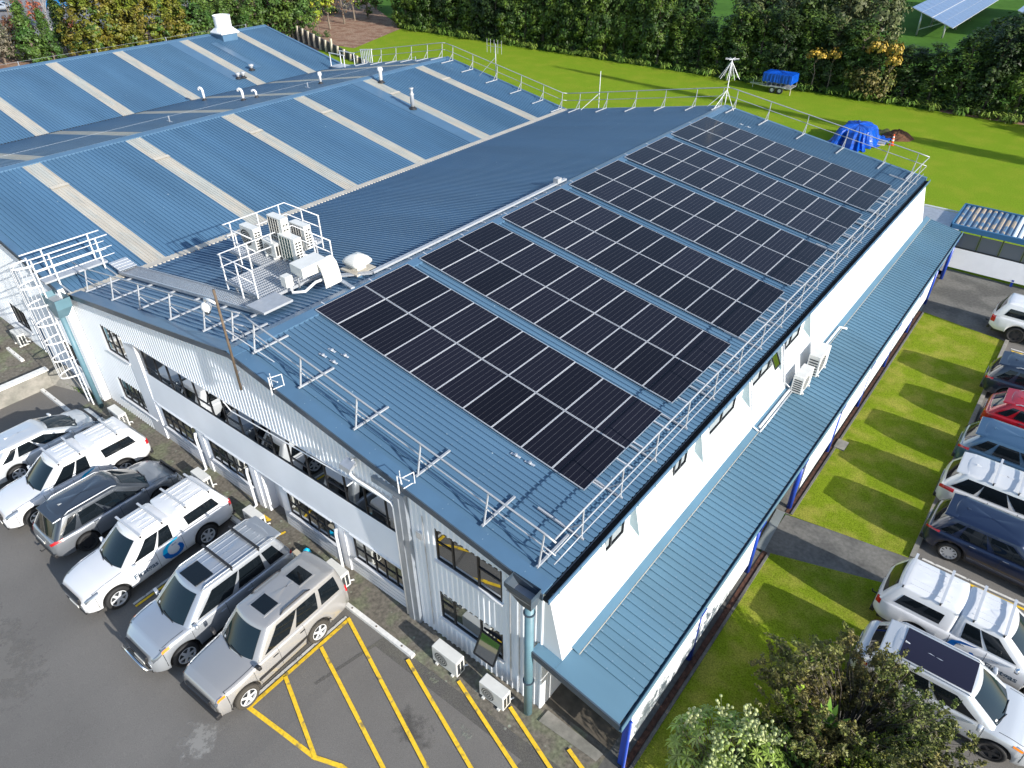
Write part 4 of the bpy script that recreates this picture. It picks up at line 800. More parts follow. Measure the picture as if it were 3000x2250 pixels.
b = MB(); b.grid([[sq(.71, 7.6, k) for k in range(n)], [sq(.71, 7.62, k) for k in range(n)], [sq(.72, 8.45, k) for k in range(n)], [sq(.75, 8.46, k) for k in range(n)], [sq(.75, 8.52, k) for k in range(n)], [sq(.70, 8.52, k) for k in range(n)], [sq(.68, 7.8, k) for k in range(n)], [sq(.01, 7.8, k) for k in range(n)]], close=True); b.build('stack', 'white_paint', t)
# safety lines with stands
for lab, x, y0, y1 in (('thin steel safety line on stands along the middle warehouse roof', -37.0, 1, 33), ('thin steel safety line on stands behind the farthest ridge', -59.3, 1, 33)):
    t = thing('safety_line', lab, 'safety line', (x, y0, rz(x))); MB().tube([(x, y0, rz(x)+.35), (x, y1, rz(x)+.35)], .007, 5).build('wire', 'channel_grey', t)
    for y in ((y0, 12.4, 22.6, y1) if x > -40 else (y0, 7, 13, 19, 25, y1)): MB().tube([(x, y, rz(x)), (x, y, rz(x)+.38)], .04, 6).bar((x-.3, y, rz(x)+.06), (x+.3, y, rz(x)+.06), .05, .04).build('stand', 'galv', t)
# ------------------------------------------------------------------ antennas, pole with camera
t = thing('mast_pole', 'rusty brown pole strapped to the gable below the ridge', 'pole', (-11.33, -.27, 5.8)); MB().tube([(-11.33, -.27, 5.85), (-11.30, -.27, 9.3)], .038, 10).build('pole', 'rust_pole', t, True)
for z in (6.0, 6.5): MB().box((-11.42, -.25, z), (-11.24, -.2, z+.04)).build('strap', 'galv', t)
MB().tube([(-11.3, -.25, 8.0), (-11.9, .6, 7.05)], .015, 6).build('stay', 'galv', t); MB().tube([(-11.3, -.25, 8.0), (-10.4, .5, 6.85)], .015, 6).build('stay', 'galv', t)
t = thing('security_camera', 'white dome security camera on an arm from the rusty pole', 'camera', (-12.0, -.2, 8.3)); MB().tube([(-11.33, -.3, 8.88), (-11.7, -.3, 8.86), (-11.95, -.28, 8.8), (-12.0, -.28, 8.66)], .045, 8).build('arm', 'white_paint', t, True); MB().lathe((-12.0, -.28, 8.38), [(.09, 0), (.14, .06), (.15, .18), (.10, .27), (.03, .3)], 14).build('housing', 'white_paint', t, True); MB().lathe((-12.0, -.28, 8.26), [(.01, 0), (.07, .03), (.10, .12)], 12).build('lens_dome', 'window_dark', t, True)
for lab, x, z, h in (('small white loop antenna on the barge board left of the gable centre', -9.6, 6.45, .55), ('small white loop antenna on the barge board above the grey channel', -4.5, 5.65, .6)):
    t = thing('loop_antenna', lab, 'antenna', (x, -.25, z)); MB().tube([(x, -.25, z), (x, -.25, z+h)], .02, 6).build('mast', 'white_paint', t); MB().tube([(x, -.25, z+h), (x+.45, -.25, z+h+.1)], .016, 6).build('boom', 'white_paint', t)
    MB().tube([(x+.4, -.45, z+h+.1), (x+.36, -.45, z+h+.33), (x+.46, -.45, z+h+.36), (x+.48, -.1, z+h+.3), (x+.46, -.08, z+h-.1), (x+.38, -.1, z+h-.14), (x+.38, -.4, z+h-.1)], .014, 6).build('loop', 'white_paint', t); MB().tube([(x+.12, -.25, z+h-.2), (x+.12, -.25, z+h+.25)], .01, 5).build('element', 'white_paint', t)
t = thing('floodlight', 'grey floodlight bracketed to the corrugated gable above the long window', 'floodlight', (-6.3, -.2, 5.5)); MB().bar((-6.3, 0, 5.75), (-6.35, -.25, 5.75), .04, .04).build('arm', 'galv', t); MB().hexa([(-6.6, -.5, 5.5), (-6.2, -.5, 5.5), (-6.2, -.2, 5.6), (-6.6, -.2, 5.6), (-6.62, -.46, 5.62), (-6.18, -.46, 5.62), (-6.22, -.2, 5.72), (-6.58, -.2, 5.72)]).build('lamp_head', 'galv', t)
t = thing('yagi_antenna', 'five-element antenna on a stayed mast at the lawn edge of the middle warehouse', 'antenna', (-29.8, 34.1, 6)); MB().tube([(-29.8, 34.1, 5.95), (-29.8, 34.1, 8.5)], .03, 8).build('mast', 'galv_light', t, True); MB().tube([(-29.8, 34.1, 7.6), (-31.0, 33.6, 6.25)], .018, 6).build('stay', 'galv_light', t); MB().tube([(-30.6, 34.1, 8.3), (-29.2, 34.1, 8.3)], .015, 6).build('boom', 'galv_light', t)
for k in range(5): MB().tube([(-30.6+k*.34, 34.1, 7.85), (-30.6+k*.34, 34.1, 8.75)], .014, 5).build('element', 'galv_light', t)
t = thing('whip_antenna', 'tall thin white whip antenna at the lawn edge of the office roof', 'antenna', (-20.9, 34.4, 5.3)); MB().tube([(-20.93, 34.4, 5.3), (-20.93, 34.4, 7.75)], .022, 6).build('whip', 'white_paint', t); MB().tube([(-20.93, 34.4, 6.35), (-21.9, 33.7, 5.25)], .022, 6).build('stay', 'white_paint', t)
t = thing('discone_antenna', 'white umbrella-shaped antenna on a braced mast at the far end of the ridge', 'antenna', (-11.9, 34.3, 7)); MB().tube([(-11.9, 34.3, 6.95), (-11.9, 34.3, 9.6)], .028, 8).build('mast', 'white_paint', t)
for k in range(8): a = 2*PI*k/8; MB().tube([(-11.9, 34.3, 9.6), (-11.9+.42*math.cos(a), 34.3+.42*math.sin(a), 9.62)], .012, 5).build('disc_rod', 'white_paint', t); MB().tube([(-11.9, 34.3, 9.5), (-11.9+.6*math.cos(a+.2), 34.3+.6*math.sin(a+.2), 8.55)], .012, 5).build('cone_rod', 'white_paint', t)
for dx_, dy_ in ((-1, -.3), (.8, -.5), (-.2, -1.1)): MB().tube([(-11.9, 34.3, 7.9), (-11.9+dx_, 34.3+dy_, rz(-11.9+dx_)+.05)], .018, 6).build('stay', 'white_paint', t)

# ------------------------------------------------------------------ vehicles (local frame: front +Y, origin under the rear bumper centre)
def text_mesh(s, size):
    cu = bpy.data.curves.new('letters', 'FONT'); cu.body = s; cu.size = size; cu.resolution_u = 3; cu.offset = size*.02; cu.align_x = 'CENTER'
    o = bpy.data.objects.new('letters', cu); COL.objects.link(o); dg = bpy.context.evaluated_depsgraph_get()
    me = bpy.data.meshes.new_from_object(o.evaluated_get(dg)); V = [tuple(v.co) for v in me.vertices]; F = [tuple(p.vertices) for p in me.polygons]
    bpy.data.objects.remove(o); bpy.data.curves.remove(cu); bpy.data.meshes.remove(me); return V, F
TXT = text_mesh('Firstgas', .27)
def flame():
    P = [(.50, 1.02, .01), (.36, .90, .05), (.12, .84, .08), (-.18, .76, .11), (-.42, .52, .14), (-.50, .18, .155), (-.44, -.16, .16), (-.22, -.42, .16), (.08, -.50, .155), (.34, -.38, .15), (.48, -.12, .14), (.46, .14, .12), (.36, .34, .08)]
    L, Rr = [], []
    for i, (x, y, w_) in enumerate(P):
        a = P[max(i-1, 0)]; c = P[min(i+1, len(P)-1)]; d_ = Vector((c[0]-a[0], c[1]-a[1])).normalized(); L.append((x-d_.y*w_, y+d_.x*w_)); Rr.append((x+d_.y*w_, y-d_.x*w_))
    return L, Rr
FL = flame()
class Car:
    def __init__(c, S): c.S = S; c.L = S['L']; c.hw = S['W']/2; c.tr = S['rw']; c.tf = S['fw']; c.R = S.get('R', .36)
    def sec(c, t):
        S = c.S; zt = interp(S['prof'], t); w_ = c.hw*interp(S['plan'], t); zb = interp(S['low'], t)
        for tc in (c.tr, c.tf):
            q = (c.R*1.19)**2-(t-tc)**2
            if q > 0: zb = max(zb, c.R+math.sqrt(q))
        fl = 1.0
        z1 = max(zb+.04, .42); z2 = max(z1+.05, .68); z3 = max(z2+.05, zt-.10)
        zt = max(zt, z3+.03); cr = S.get('crown', .035)
        return [(w_*.93, zb), (w_*.985, z1), (w_, z2), (w_*.975, z3), (w_*.93, zt-.02), (w_*.84, zt+.0), (w_*.45, zt+cr*.8), (0, zt+cr)]
    def pt(c, t, s, off=0, sd=1):
        P = c.sec(t); i = min(int(s), len(P)-2); f = s-i; x = lerp(P[i][0], P[i+1][0], f); z = lerp(P[i][1], P[i+1][1], f)
        if off:
            e = .02; P2 = c.sec(min(max(t+e, 0), c.L)); x2 = lerp(P2[i][0], P2[i+1][0], f); P3 = c.sec(max(t-e, 0)); x3 = lerp(P3[i][0], P3[i+1][0], f)
            n = Vector((P[i+1][1]-P[i][1], 0, -(P[i+1][0]-P[i][0])))
            n = n.normalized() if n.length else Vector((1, 0, 0)); n.y = -(x2-x3)/(2*e)*.8 if abs(x2-x3) < .3 else 0; n.normalize(); return (sd*(x+n.x*off), t+n.y*off, z+n.z*off)
        return (sd*x, t, z)
    def side_x(c, t, z):
        P = c.sec(t)[:5]
        for a, b_ in zip(P, P[1:]):
            if a[1] <= z <= b_[1]: return lerp(a[0], b_[0], (z-a[1])/(b_[1]-a[1]))
        return P[2][0]
    def patch(c, par, nm, m, t0, t1, s0, s1, sd, off=.006, n=8, k=4, smooth=True, shape=None):
        rows = []
        for i in range(n+1):
            t = lerp(t0, t1, i/n); a, b_ = (s0, s1) if shape is None else shape(i/n); rows.append([c.pt(t, lerp(a, b_, j/k), off, sd) for j in range(k+1)])
        return MB().grid(rows).build(nm, m, par, smooth)
    def gpt(c, g, side, u, v, off=0):
        zt = g['zt']; bl = lambda t: interp(c.S['prof'], min(max(t, 0), c.L))-.02; cb, ct = g.get('cr', .16), g.get('cr', .16)*.8
        wb_, wr_ = g['wb'], g['wr']
        if side in 'RL':
            tb = lerp(g['rb']+cb, g['fb']-cb, u); tt = lerp(g['rt']+ct, g['ft']-ct, u); p = Vector((wb_, tb, bl(tb))); q = Vector((wr_, tt, zt)); sd = 1 if side == 'R' else -1
            r_ = p.lerp(q, v); r_.x += off+.02*math.sin(PI*v); r_.z += off*.3; r_.x *= sd; return r_
        fr = side == 'F'; tb0, tt0 = (g['fb'], g['ft']) if fr else (g['rb'], g['rt']); bow = .13 if fr else -.05; k = 1-(2*u-1)**2
        p = Vector((lerp(wb_-cb, -wb_+cb, u), tb0+bow*k*(1 if fr else 1), 0)); p.z = bl(min(max(tb0, 0), c.L)) + (.01*k); q = Vector((lerp(wr_-ct, -wr_+ct, u), tt0+bow*.6*k, zt+.015*k))
        r_ = p.lerp(q, v); nn = Vector((0, (1 if fr else -1)*abs(zt-p.z), abs(tb0-tt0)+.01)).normalized(); return r_+nn*(off+.012*math.sin(PI*v))
    def ring(c, g, v):
        P = [c.gpt(g, 'B', 1-u/6, v) for u in range(7)]      # rear, from left (-x) to right (+x)
        a = P[-1]; b_ = c.gpt(g, 'R', 0, v); m_ = Vector((b_.x, a.y, (a.z+b_.z)/2)); P += [lerp(lerp(a, m_, t), lerp(m_, b_, t), t) for t in (.33, .66)]
        P += [c.gpt(g, 'R', u/8, v) for u in range(9)]
        a = P[-1]; b_ = c.gpt(g, 'F', 0, v); m_ = Vector((a.x, b_.y, (a.z+b_.z)/2)); P += [lerp(lerp(a, m_, t), lerp(m_, b_, t), t) for t in (.33, .66)]
        P += [c.gpt(g, 'F', u/6, v) for u in range(7)]
        a = P[-1]; b_ = c.gpt(g, 'L', 1, v); m_ = Vector((b_.x, a.y, (a.z+b_.z)/2)); P += [lerp(lerp(a, m_, t), lerp(m_, b_, t), t) for t in (.33, .66)]
        P += [c.gpt(g, 'L', 1-u/8, v) for u in range(9)]
        a = P[-1]; b_ = P[0]; m_ = Vector((a.x, b_.y, (a.z+b_.z)/2)); P += [lerp(lerp(a, m_, t), lerp(m_, b_, t), t) for t in (.33, .66)]
        return P
    def gpatch(c, par, g, side, nm, m, u0, u1, v0, v1, off=.007, n=6, shear=0, k=3):
        rows = []
        for i in range(n+1):
            u = lerp(u0, u1, i/n); row = []
            for j in range(k+1):
                v = lerp(v0, v1, j/k); uu = u+shear*(v-.5); row.append(c.gpt(g, side, uu, v, off))
            rows.append(row)
        return MB().grid(rows).build(nm, m, par, True)
    def make(c, label, cat, group=None, name='parked_car'):
        S = c.S; L = c.L; paint = S['paint']; t = thing(name, label, cat, (0, 0, 0), 0, group, True)
        st = sorted(set([0, .02, .06, .12, .2, .3, L-.3, L-.2, L-.12, L-.06, L-.02, L]+[i*.09 for i in range(int(L/.09)+1)]+[tc+c.R*1.19*k for tc in (c.tr, c.tf) for k in (-1.001, -.98, -.92, -.8, .8, .92, .98, 1.001)]))
        st = [x for x in st if 0 <= x <= L]; b = MB(); rows = []
        for x in st:
            P = c.sec(x); rows.append([(px, x, z) for px, z in P]+[(-px, x, z) for px, z in P[-2::-1]])
        b.grid(rows); b.q(rows[0][::-1]); b.q(rows[-1]); body = b.build('body', paint, t, True)
        MB().box((-c.hw*.80, .2, .26), (c.hw*.80, L-.25, .88)).build('underbody', 'black_plastic', t)
        # liner ends hidden inside the shell
        for gi, g in enumerate(S['gh']):
            g.setdefault('wb', c.hw*.915); g.setdefault('wr', c.hw*.74); b = MB(); R_ = [c.ring(g, v) for v in (0, .35, .7, 1)]
            cen = Vector((0, (g['rt']+g['ft'])/2, g['zt']))
            for k, dz in ((.985, .022), (.93, .045), (.7, .06), (.35, .068), (.02, .07)): R_.append([Vector((cen.x+(p.x-cen.x)*k, cen.y+(p.y-cen.y)*(k if k > .9 else k), p.z+dz)) for p in R_[3]])
            b.grid([[tuple(p) for p in row] for row in R_], close=True); cab = b.build(g.get('name', 'cabin'), g.get('paint', S.get('roofpaint', paint)), t, True)
            gl = 'car_glass'
            if g.get('wind', True): c.gpatch(t, g, 'F', 'windscreen', 'windscreen', .02, .98, .06, .93, n=10)
            if g.get('back', True): c.gpatch(t, g, 'B', 'rear_window', gl, .08, .92, .28 if S.get('tall_tail') else .12, .88, n=8)
            for (u0, u1, sh) in g['win']:
                for sd in 'RL': c.gpatch(t, g, sd, 'side_window', gl, u0, u1, g.get('v0', .1), g.get('v1', .86), shear=sh)
            if g.get('pano'):
                a, e = g['pano']; wz_ = g['wr']*.80; b2 = MB(); b2.grid([[(lerp(-wz_, wz_, j/6), y, g['zt']+.072+.012*(1-(2*j/6-1)**2)) for j in range(7)] for y in [lerp(a, e, i/6) for i in range(7)]]); b2.build('panoramic_roof', S.get('panomat', 'paint_plum'), t, True)
            for (cx_, cy_, w_, l_) in g.get('sun', []):
                z = g['zt']+.078; MB().box((cx_-w_/2-.05, cy_-l_/2-.05, z-.02), (cx_+w_/2+.05, cy_+l_/2+.05, z-.002)).build('sunroof_rim', g.get('rimm', 'black_plastic'), t, bevel=.008) if g.get('rimm') else None
                MB().box((cx_-w_/2, cy_-l_/2, z-.02), (cx_+w_/2, cy_+l_/2, z+.008)).build('sunroof', 'car_glass', t, bevel=.01)
            for y in g.get('bars', []):
                z = g['zt']+.16; br = MB().bar((-g['wr']-.05, y, z), (g['wr']+.05, y, z), .07, .035).build('roof_bar', S.get('barmat', 'alu'), t)
                for sd in (-1, 1): MB().bar((sd*(g['wr']-.02), y, z-.15), (sd*(g['wr']-.02), y, z), .06, .04).build('bar_foot', 'black_plastic', br)
            if g.get('rails'):
                for sd in (-1, 1):
                    a, e = g['rails']; zz = g['zt']; MB().tube([(sd*(g['wr']-.06), a, zz+.03), (sd*(g['wr']-.06), a+.15, zz+.10), (sd*(g['wr']-.06), e-.15, zz+.10), (sd*(g['wr']-.06), e, zz+.02)], .02, 6).build('roof_rail', S.get('railmat', 'alu'), t, True)
            if g.get('ribs'):
                for k in range(5):
                    x = lerp(-.5, .5, k/4)*g['wr']*1.3; z = g['zt']+.066; MB().box((x-.012, g['rt']+.25, z-.03), (x+.012, g['ft']-.3, z+.012)).build('roof_rib', g.get('paint', S.get('roofpaint', paint)), t)
            if g.get('spoiler'): y = g['rt']; MB().hexa([(-g['wr']+.05, y-.24, g['zt']-.03), (g['wr']-.05, y-.24, g['zt']-.03), (g['wr']-.02, y+.12, g['zt']-.02), (-g['wr']+.02, y+.12, g['zt']-.02), (-g['wr']+.09, y-.22, g['zt']+.015), (g['wr']-.09, y-.22, g['zt']+.015), (g['wr']-.05, y+.15, g['zt']+.055), (-g['wr']+.05, y+.15, g['zt']+.055)]).build('spoiler', g.get('paint', S.get('roofpaint', paint)), t, bevel=.02)
            if g.get('fin'): y = g['rt']+.32; MB().hexa([(-.03, y-.05, g['zt']+.06), (.03, y-.05, g['zt']+.06), (.02, y+.12, g['zt']+.06), (-.02, y+.12, g['zt']+.06), (-.008, y-.06, g['zt']+.13), (.008, y-.06, g['zt']+.13), (.006, y, g['zt']+.11), (-.006, y, g['zt']+.11)]).build('antenna', g.get('paint', paint), t)
        # lamps, plates, grille
        tl = S.get('tail', (3.15, 4.0, .03, .34)); hd = S.get('head', (3.0, 4.1, L-.55, L-.05))
        for sd in (-1, 1):
            c.patch(t, 'tail_lamp', 'lamp_red', tl[2], tl[3], tl[0], tl[1], sd, .008, shape=S.get('tailshape')); c.patch(t, 'headlight', 'lamp_clear', hd[2], hd[3], hd[0], hd[1], sd, .008)
            c.patch(t, 'indicator', 'lamp_amber', hd[2]-.07, hd[2]+.02 if not S.get('amber') else hd[2]+.16, hd[0], lerp(hd[0], hd[1], .6), sd, .011, n=3) if S.get('amber') else None
            zz = S['mz']; y = S['my']; mr = MB().hexa([(sd*(c.hw-.04), y, zz), (sd*(c.hw+.19), y-.02, zz+.02), (sd*(c.hw+.19), y-.13, zz+.02), (sd*(c.hw-.02), y-.11, zz), (sd*(c.hw-.0), y, zz+.13), (sd*(c.hw+.17), y-.03, zz+.16), (sd*(c.hw+.17), y-.13, zz+.16), (sd*(c.hw+.02), y-.12, zz+.13)]).build('door_mirror', S.get('mirror', paint), t, True, bevel=.025)
            for hy in S['handles']:
                x = c.side_x(hy, .99)+.012; MB().box((sd*x-.014, hy-.09, .985), (sd*x+.014, hy+.09, 1.01)).build('door_handle', S.get('handmat', 'chrome'), t, bevel=.008)
            c.patch(t, 'bonnet_seam', 'grille_dark', S['gh'][0]['fb']+.05, L-.34, 5.0, 5.045, sd, .003, n=8, k=1); c.patch(t, 'bumper_seam', 'grille_dark', L-.36, L-.34, 1.2, 5.0, sd, .003, n=1, k=8)
            for dy in S['seams']: c.patch(t, 'door_seam', 'black_plastic', dy, dy+.011, .8, 4.3, sd, .003, n=1, k=8)
            c.patch(t, 'side_skirt', S.get('skirt', 'black_plastic'), c.tr+c.R*1.25, c.tf-c.R*1.25, 0, .9, sd, .008, n=10, k=2)
            for tc in (c.tr, c.tf):
                if S.get('flare'):
                    b = MB(); n = 16; A0 = [(c.R*1.19, .0), (c.R*1.33, .012)]
                    rows = [[(sd*(c.side_x(tc+rr*math.cos(PI*k/n), min(c.R+rr*math.sin(PI*k/n), 1.2))+.014-o_*.3), tc+rr*math.cos(PI*k/n), c.R+rr*math.sin(PI*k/n)) for k in range(n+1)] for rr, o_ in A0]
                    b.grid(rows); b.build('wheel_arch_trim', 'black_plastic', t, True)
        b = MB(); zf = S.get('gr', (.58, .86)); w_ = c.hw*.52; b.box((-w_*1.12, L-.05, zf[0]), (w_*1.12, L+.022, zf[1])); gr = b.build('grille', 'black_plastic', t, bevel=.02)
        MB().box((-w_*.95, L+.02, (zf[0]+zf[1])/2-.02), (w_*.95, L+.035, (zf[0]+zf[1])/2+.025)).build('grille_bar', 'chrome', gr)
        MB().box((-c.hw*.62, L-.04, .30), (c.hw*.62, L+.015, .46)).build('lower_intake', 'black_plastic', t, bevel=.02)
        MB().box((-.26, L+.02, .44), (.26, L+.035, .55)).build('number_plate', 'plate', t); MB().box((-.26, -.02, S.get('rp', .78)), (.26, -.005, S.get('rp', .78)+.12)).build('number_plate', 'plate', t)
        MB().box((-c.hw*.8, -.03, .34), (c.hw*.8, .1, .5)).build('rear_bumper', S.get('bump', 'black_plastic'), t, bevel=.03)
        # wiper
        g = S['gh'][0]; a = c.gpt(g, 'F', .75, .04, .03); e = c.gpt(g, 'F', .35, .12, .03); MB().tube([a, e], .012, 5).build('wiper', 'black_plastic', t); a = c.gpt(g, 'F', .4, .04, .03); e = c.gpt(g, 'F', .06, .12, .03); MB().tube([a, e], .012, 5).build('wiper', 'black_plastic', t)
        lb = c.gpt(g, 'F', .10, .14, .012); MB().grid([[c.gpt(g, 'F', u_, v_, .012) for v_ in (.10, .19)] for u_ in ((.06, .12) if S.get('stick', 1) else (.9, .95))]).build('windscreen_label', 'plate', t)
        # wheels
        R = c.R; n = 28; tw = .115; tm = MB().grid([[(h_, rr*math.cos(2*PI*k/n), rr*math.sin(2*PI*k/n)) for k in range(n)] for rr, h_ in [(R*.3, -tw*.8), (R*.66, -tw), (R*.9, -tw*1.05), (R*.98, -tw*.8), (R, -tw*.4), (R, tw*.4), (R*.98, tw*.8), (R*.9, tw*1.05), (R*.67, tw), (R*.66, tw*.2)]], close=True).mesh('wheel', S.get('tyre', 'tyre')); tm.polygons.foreach_set('use_smooth', [True]*len(tm.polygons))
        rb = MB(); ns = S.get('spokes', 6); rb.grid([[(.075, R*.66*math.cos(2*PI*k/n), R*.66*math.sin(2*PI*k/n)) for k in range(n)], [(.115, R*.68*math.cos(2*PI*k/n), R*.68*math.sin(2*PI*k/n)) for k in range(n)], [(.115, R*.61*math.cos(2*PI*k/n), R*.61*math.sin(2*PI*k/n)) for k in range(n)], [(.05, R*.58*math.cos(2*PI*k/n), R*.58*math.sin(2*PI*k/n)) for k in range(n)]], close=True)
        for k in range(ns):
            a = 2*PI*k/ns; ca, sa_ = math.cos(a), math.sin(a); h0, h1 = R*.12, R*.09
            rb.q([(.11, R*.08*ca-h0*sa_, R*.08*sa_+h0*ca), (.11, R*.08*ca+h0*sa_, R*.08*sa_-h0*ca), (.108, R*.63*ca+h1*sa_, R*.63*sa_-h1*ca), (.108, R*.63*ca-h1*sa_, R*.63*sa_+h1*ca)])
        rb.q([(.122, R*.15*math.cos(2*PI*k/12), R*.15*math.sin(2*PI*k/12)) for k in range(12)])
        rm = rb.mesh('rim', S.get('rim', 'rim')); dk = MB().q([(.06, R*.6*math.cos(2*PI*k/18), R*.6*math.sin(2*PI*k/18)) for k in range(18)]).mesh('brake_disc', 'grille_dark')
        for tc in (c.tr, c.tf):
            for sd in (1, -1):
                o = bpy.data.objects.new('wheel', tm); COL.objects.link(o); o.parent = t; o.location = (sd*(c.hw-.13), tc, R); o.rotation_euler = (0, 0, 0 if sd > 0 else PI)
                q = bpy.data.objects.new('rim', rm); COL.objects.link(q); q.parent = o; q = bpy.data.objects.new('brake_disc', dk); COL.objects.link(q); q.parent = o
        if S.get('decal'): c.decal(t, S['decal'])
        if S.get('bull'):
            MB().tube([(-.62, L-.02, .45), (-.6, L+.14, .55), (-.5, L+.17, .78), (.5, L+.17, .78), (.6, L+.14, .55), (.62, L-.02, .45)], .038, 10).build('nudge_bar', 'chrome', t, True); MB().tube([(-.58, L+.1, .48), (.58, L+.1, .48)], .03, 8).build('nudge_bar', 'chrome', t, True)
        if S.get('tow'): MB().tube([(0, .1, .38), (0, -.16, .38), (0, -.18, .46)], .025, 6).build('tow_bar', 'black_plastic', t)
        if S.get('spare'):
            MB().lathe((.1, -.13, .95), [(.1, -.1), (.34, -.1), (.37, -.05), (.37, .06), (.3, .1)], 20).build('dummy', 'tyre', t)
        return t
    def decal(c, t, flip):
        # wording and flame mark laid on the doors; text reads front-to-rear on the left side, rear-to-front on the right side
        for sd in (1, -1):
            sg = 1 if sd > 0 else -1      # right side (+x): text runs towards the front (+y)
            V, F = TXT; tc = c.S['txt']; b = MB()
            for x, y in [(v[0], v[1]) for v in V]:
                yy = tc+x*sg; zz = .66+y*.95; b.v.append((sd*(c.side_x(yy, zz)+.014), yy, zz))
            b.f = list(F); b.m = [0]*len(F); b.build('lettering', 'letter_dark', t)
            L_, R_ = FL; n = len(L_); lc = c.S['logo']; s_ = .58
            for nm, m, rng in (('flame_mark', 'logo_cyan' if c.S.get('cyan') else 'logo_blue', range(0, 6)), ('flame_mark', 'logo_blue', range(6 if True else 0, n))):
                idx = list(rng); idx = idx if idx[0] == 0 else [idx[0]-1]+idx
                rows = [[], []]
                for i in idx:
                    for j, P in enumerate((L_, R_)):
                        yy = lc+P[i][0]*s_*sg; zz = .76+P[i][1]*s_*.72; rows[j].append((sd*(c.side_x(yy, min(zz, 1.04))+.014), yy, zz))
                MB().grid(rows).build(nm, m, t, False)
def plan(L, a=.80, b=.80): return [(0, a*.86), (.04, a*.97), (.1, .885), (.2, .94), (.4, .985), (.9, 1), (L-.95, 1), (L-.5, .97), (L-.3, .925), (L-.15, .86), (L-.06, b*.97), (L, b*.82)]
def low(L): return [(0, .42), (.3, .30), (L-.3, .30), (L, .36)]
def ranger(bars=True, cyan=True, paint='paint_white', decal=True, canbars=(1.55,), white=True):
    L = 5.36
    return dict(L=L, W=1.86, rw=1.23, fw=4.45, R=.40, paint=paint, plan=plan(L, .86, .82), low=[(0, .55), (.3, .42), (L-.3, .36), (L, .42)],
        prof=[(0, .95), (.03, 1.10), (.1, 1.14), (1.9, 1.14), (2.0, 1.13), (3.95, 1.14), (4.6, 1.10), (5.0, 1.02), (5.2, .95), (5.3, .85), (L, .72)],
        gh=[dict(rb=1.99, rt=2.04, ft=3.2, fb=4.0, zt=1.76, win=[(.06, .40, -.03), (.45, .88, -.10)], back=False, bars=(2.35, 3.1) if bars else (), ribs=True, fin=False),
            dict(name='canopy', rb=.08, rt=.42, ft=2.0, fb=2.0, zt=1.77, cr=.10, win=[(.14, .86, .0)], wind=False, v0=.18, v1=.72, bars=canbars, ribs=True)],
        mz=1.12, my=3.75, handles=(2.35, 3.2), seams=(2.02, 2.95, 3.98), tail=(2.6, 4.3, .02, .16), head=(3.2, 4.6, L-.50, L-.08), txt=3.42, logo=2.42, decal=decal, cyan=cyan, flare=False, gr=(.66, .98), tow=True, rim='rim', mirror='paint_white', spokes=6)
def suv(L, W, H, wb_, fo, paint, **k):
    rw = L-fo-wb_; bz = k.pop('bz', 1.06); g = dict(rb=k.pop('rb', .14), rt=k.pop('rt', .62), ft=k.pop('ft', L-fo-1.0), fb=k.pop('fb', L-fo-.12), zt=H-.07, win=k.pop('win', [(.05, .19, .06), (.24, .52, -.01), (.56, .9, -.09)]), spoiler=k.pop('spoiler', True), fin=k.pop('fin', True), rails=k.pop('rails', None), bars=k.pop('bars', ()), sun=k.pop('sun', []), pano=k.pop('pano', None), ribs=k.pop('ribs', False))
    if 'rimm' in k: g['rimm'] = k.pop('rimm')
    d_ = dict(L=L, W=W, rw=rw, fw=L-fo, R=.36, paint=paint, plan=plan(L), low=low(L), prof=[(0, .72), (.03, .95), (.1, bz-.04), (.2, bz), (L-fo-.12, bz), (L-fo+.2, bz-.02), (L-fo+.5, bz-.09), (L-.25, bz-.19), (L-.1, bz-.29), (L-.03, bz-.40), (L, bz-.5)], gh=[g], mz=bz-.0, my=L-fo-.42, handles=(rw+.5, rw+1.45), seams=(rw+.42, rw+1.32, L-fo-.38), tall_tail=False)
    d_.update(k); return d_
def place(t, x, y, heading, zoff=0, tilt=True):
    t.location = (x, y, gz(x, y)+zoff+(.01 if x < 3 else .006)); t.rotation_euler = (0, math.atan(.037)*(1 if abs(math.cos(heading)) > .5 and x < -5 and x > -27 else 0)*(-1 if math.cos(heading) > 0 else 1), heading); return t
HN = PI   # nose towards -Y
g1 = 'white utes with a flame mark on the doors'
# left row.  origin is the rear bumper; heading 0 = nose +Y, PI = nose -Y, -PI/2 = nose +X
C2 = place(Car(ranger(canbars=(.95,))).make('white ute with canopy and roof bars parked between the silver sedan and the grey crossover', 'ute', g1, 'parked_ute'), -19.32, -1.0, HN)
C4 = Car(ranger(canbars=(.6, 1.5))).make('white ute with canopy parked between the grey crossover and the silver wagon with sunroof', 'ute', g1, 'parked_ute'); place(C4, -13.62, -1.02, HN+.045)
L_ = 4.99
C5 = Car(suv(L_, 1.97, 1.95, 2.85, .88, 'paint_silver', bz=1.20, rb=.12, rt=.40, ft=3.05, fb=3.85, win=[(.04, .2, .03), (.24, .53, -.01), (.57, .92, -.08)], R=.40, bull=True, amber=True, bars=(1.05, 2.0), barmat='black_plastic', rails=(.4, 3.0), railmat='paint_silver', sun=[(0, 2.72, .85, .6)], ribs=True, head=(3.1, 4.5, L_-.5, L_-.07), gr=(.62, .95), tail=(3.0, 4.2, .02, .2), handmat='paint_silver', fin=False)).make('silver off-road wagon with a chrome nudge bar, black roof bars and one dark sunroof', 'car'); place(C5, -9.92, -1.12, HN+.02)
L_ = 4.70
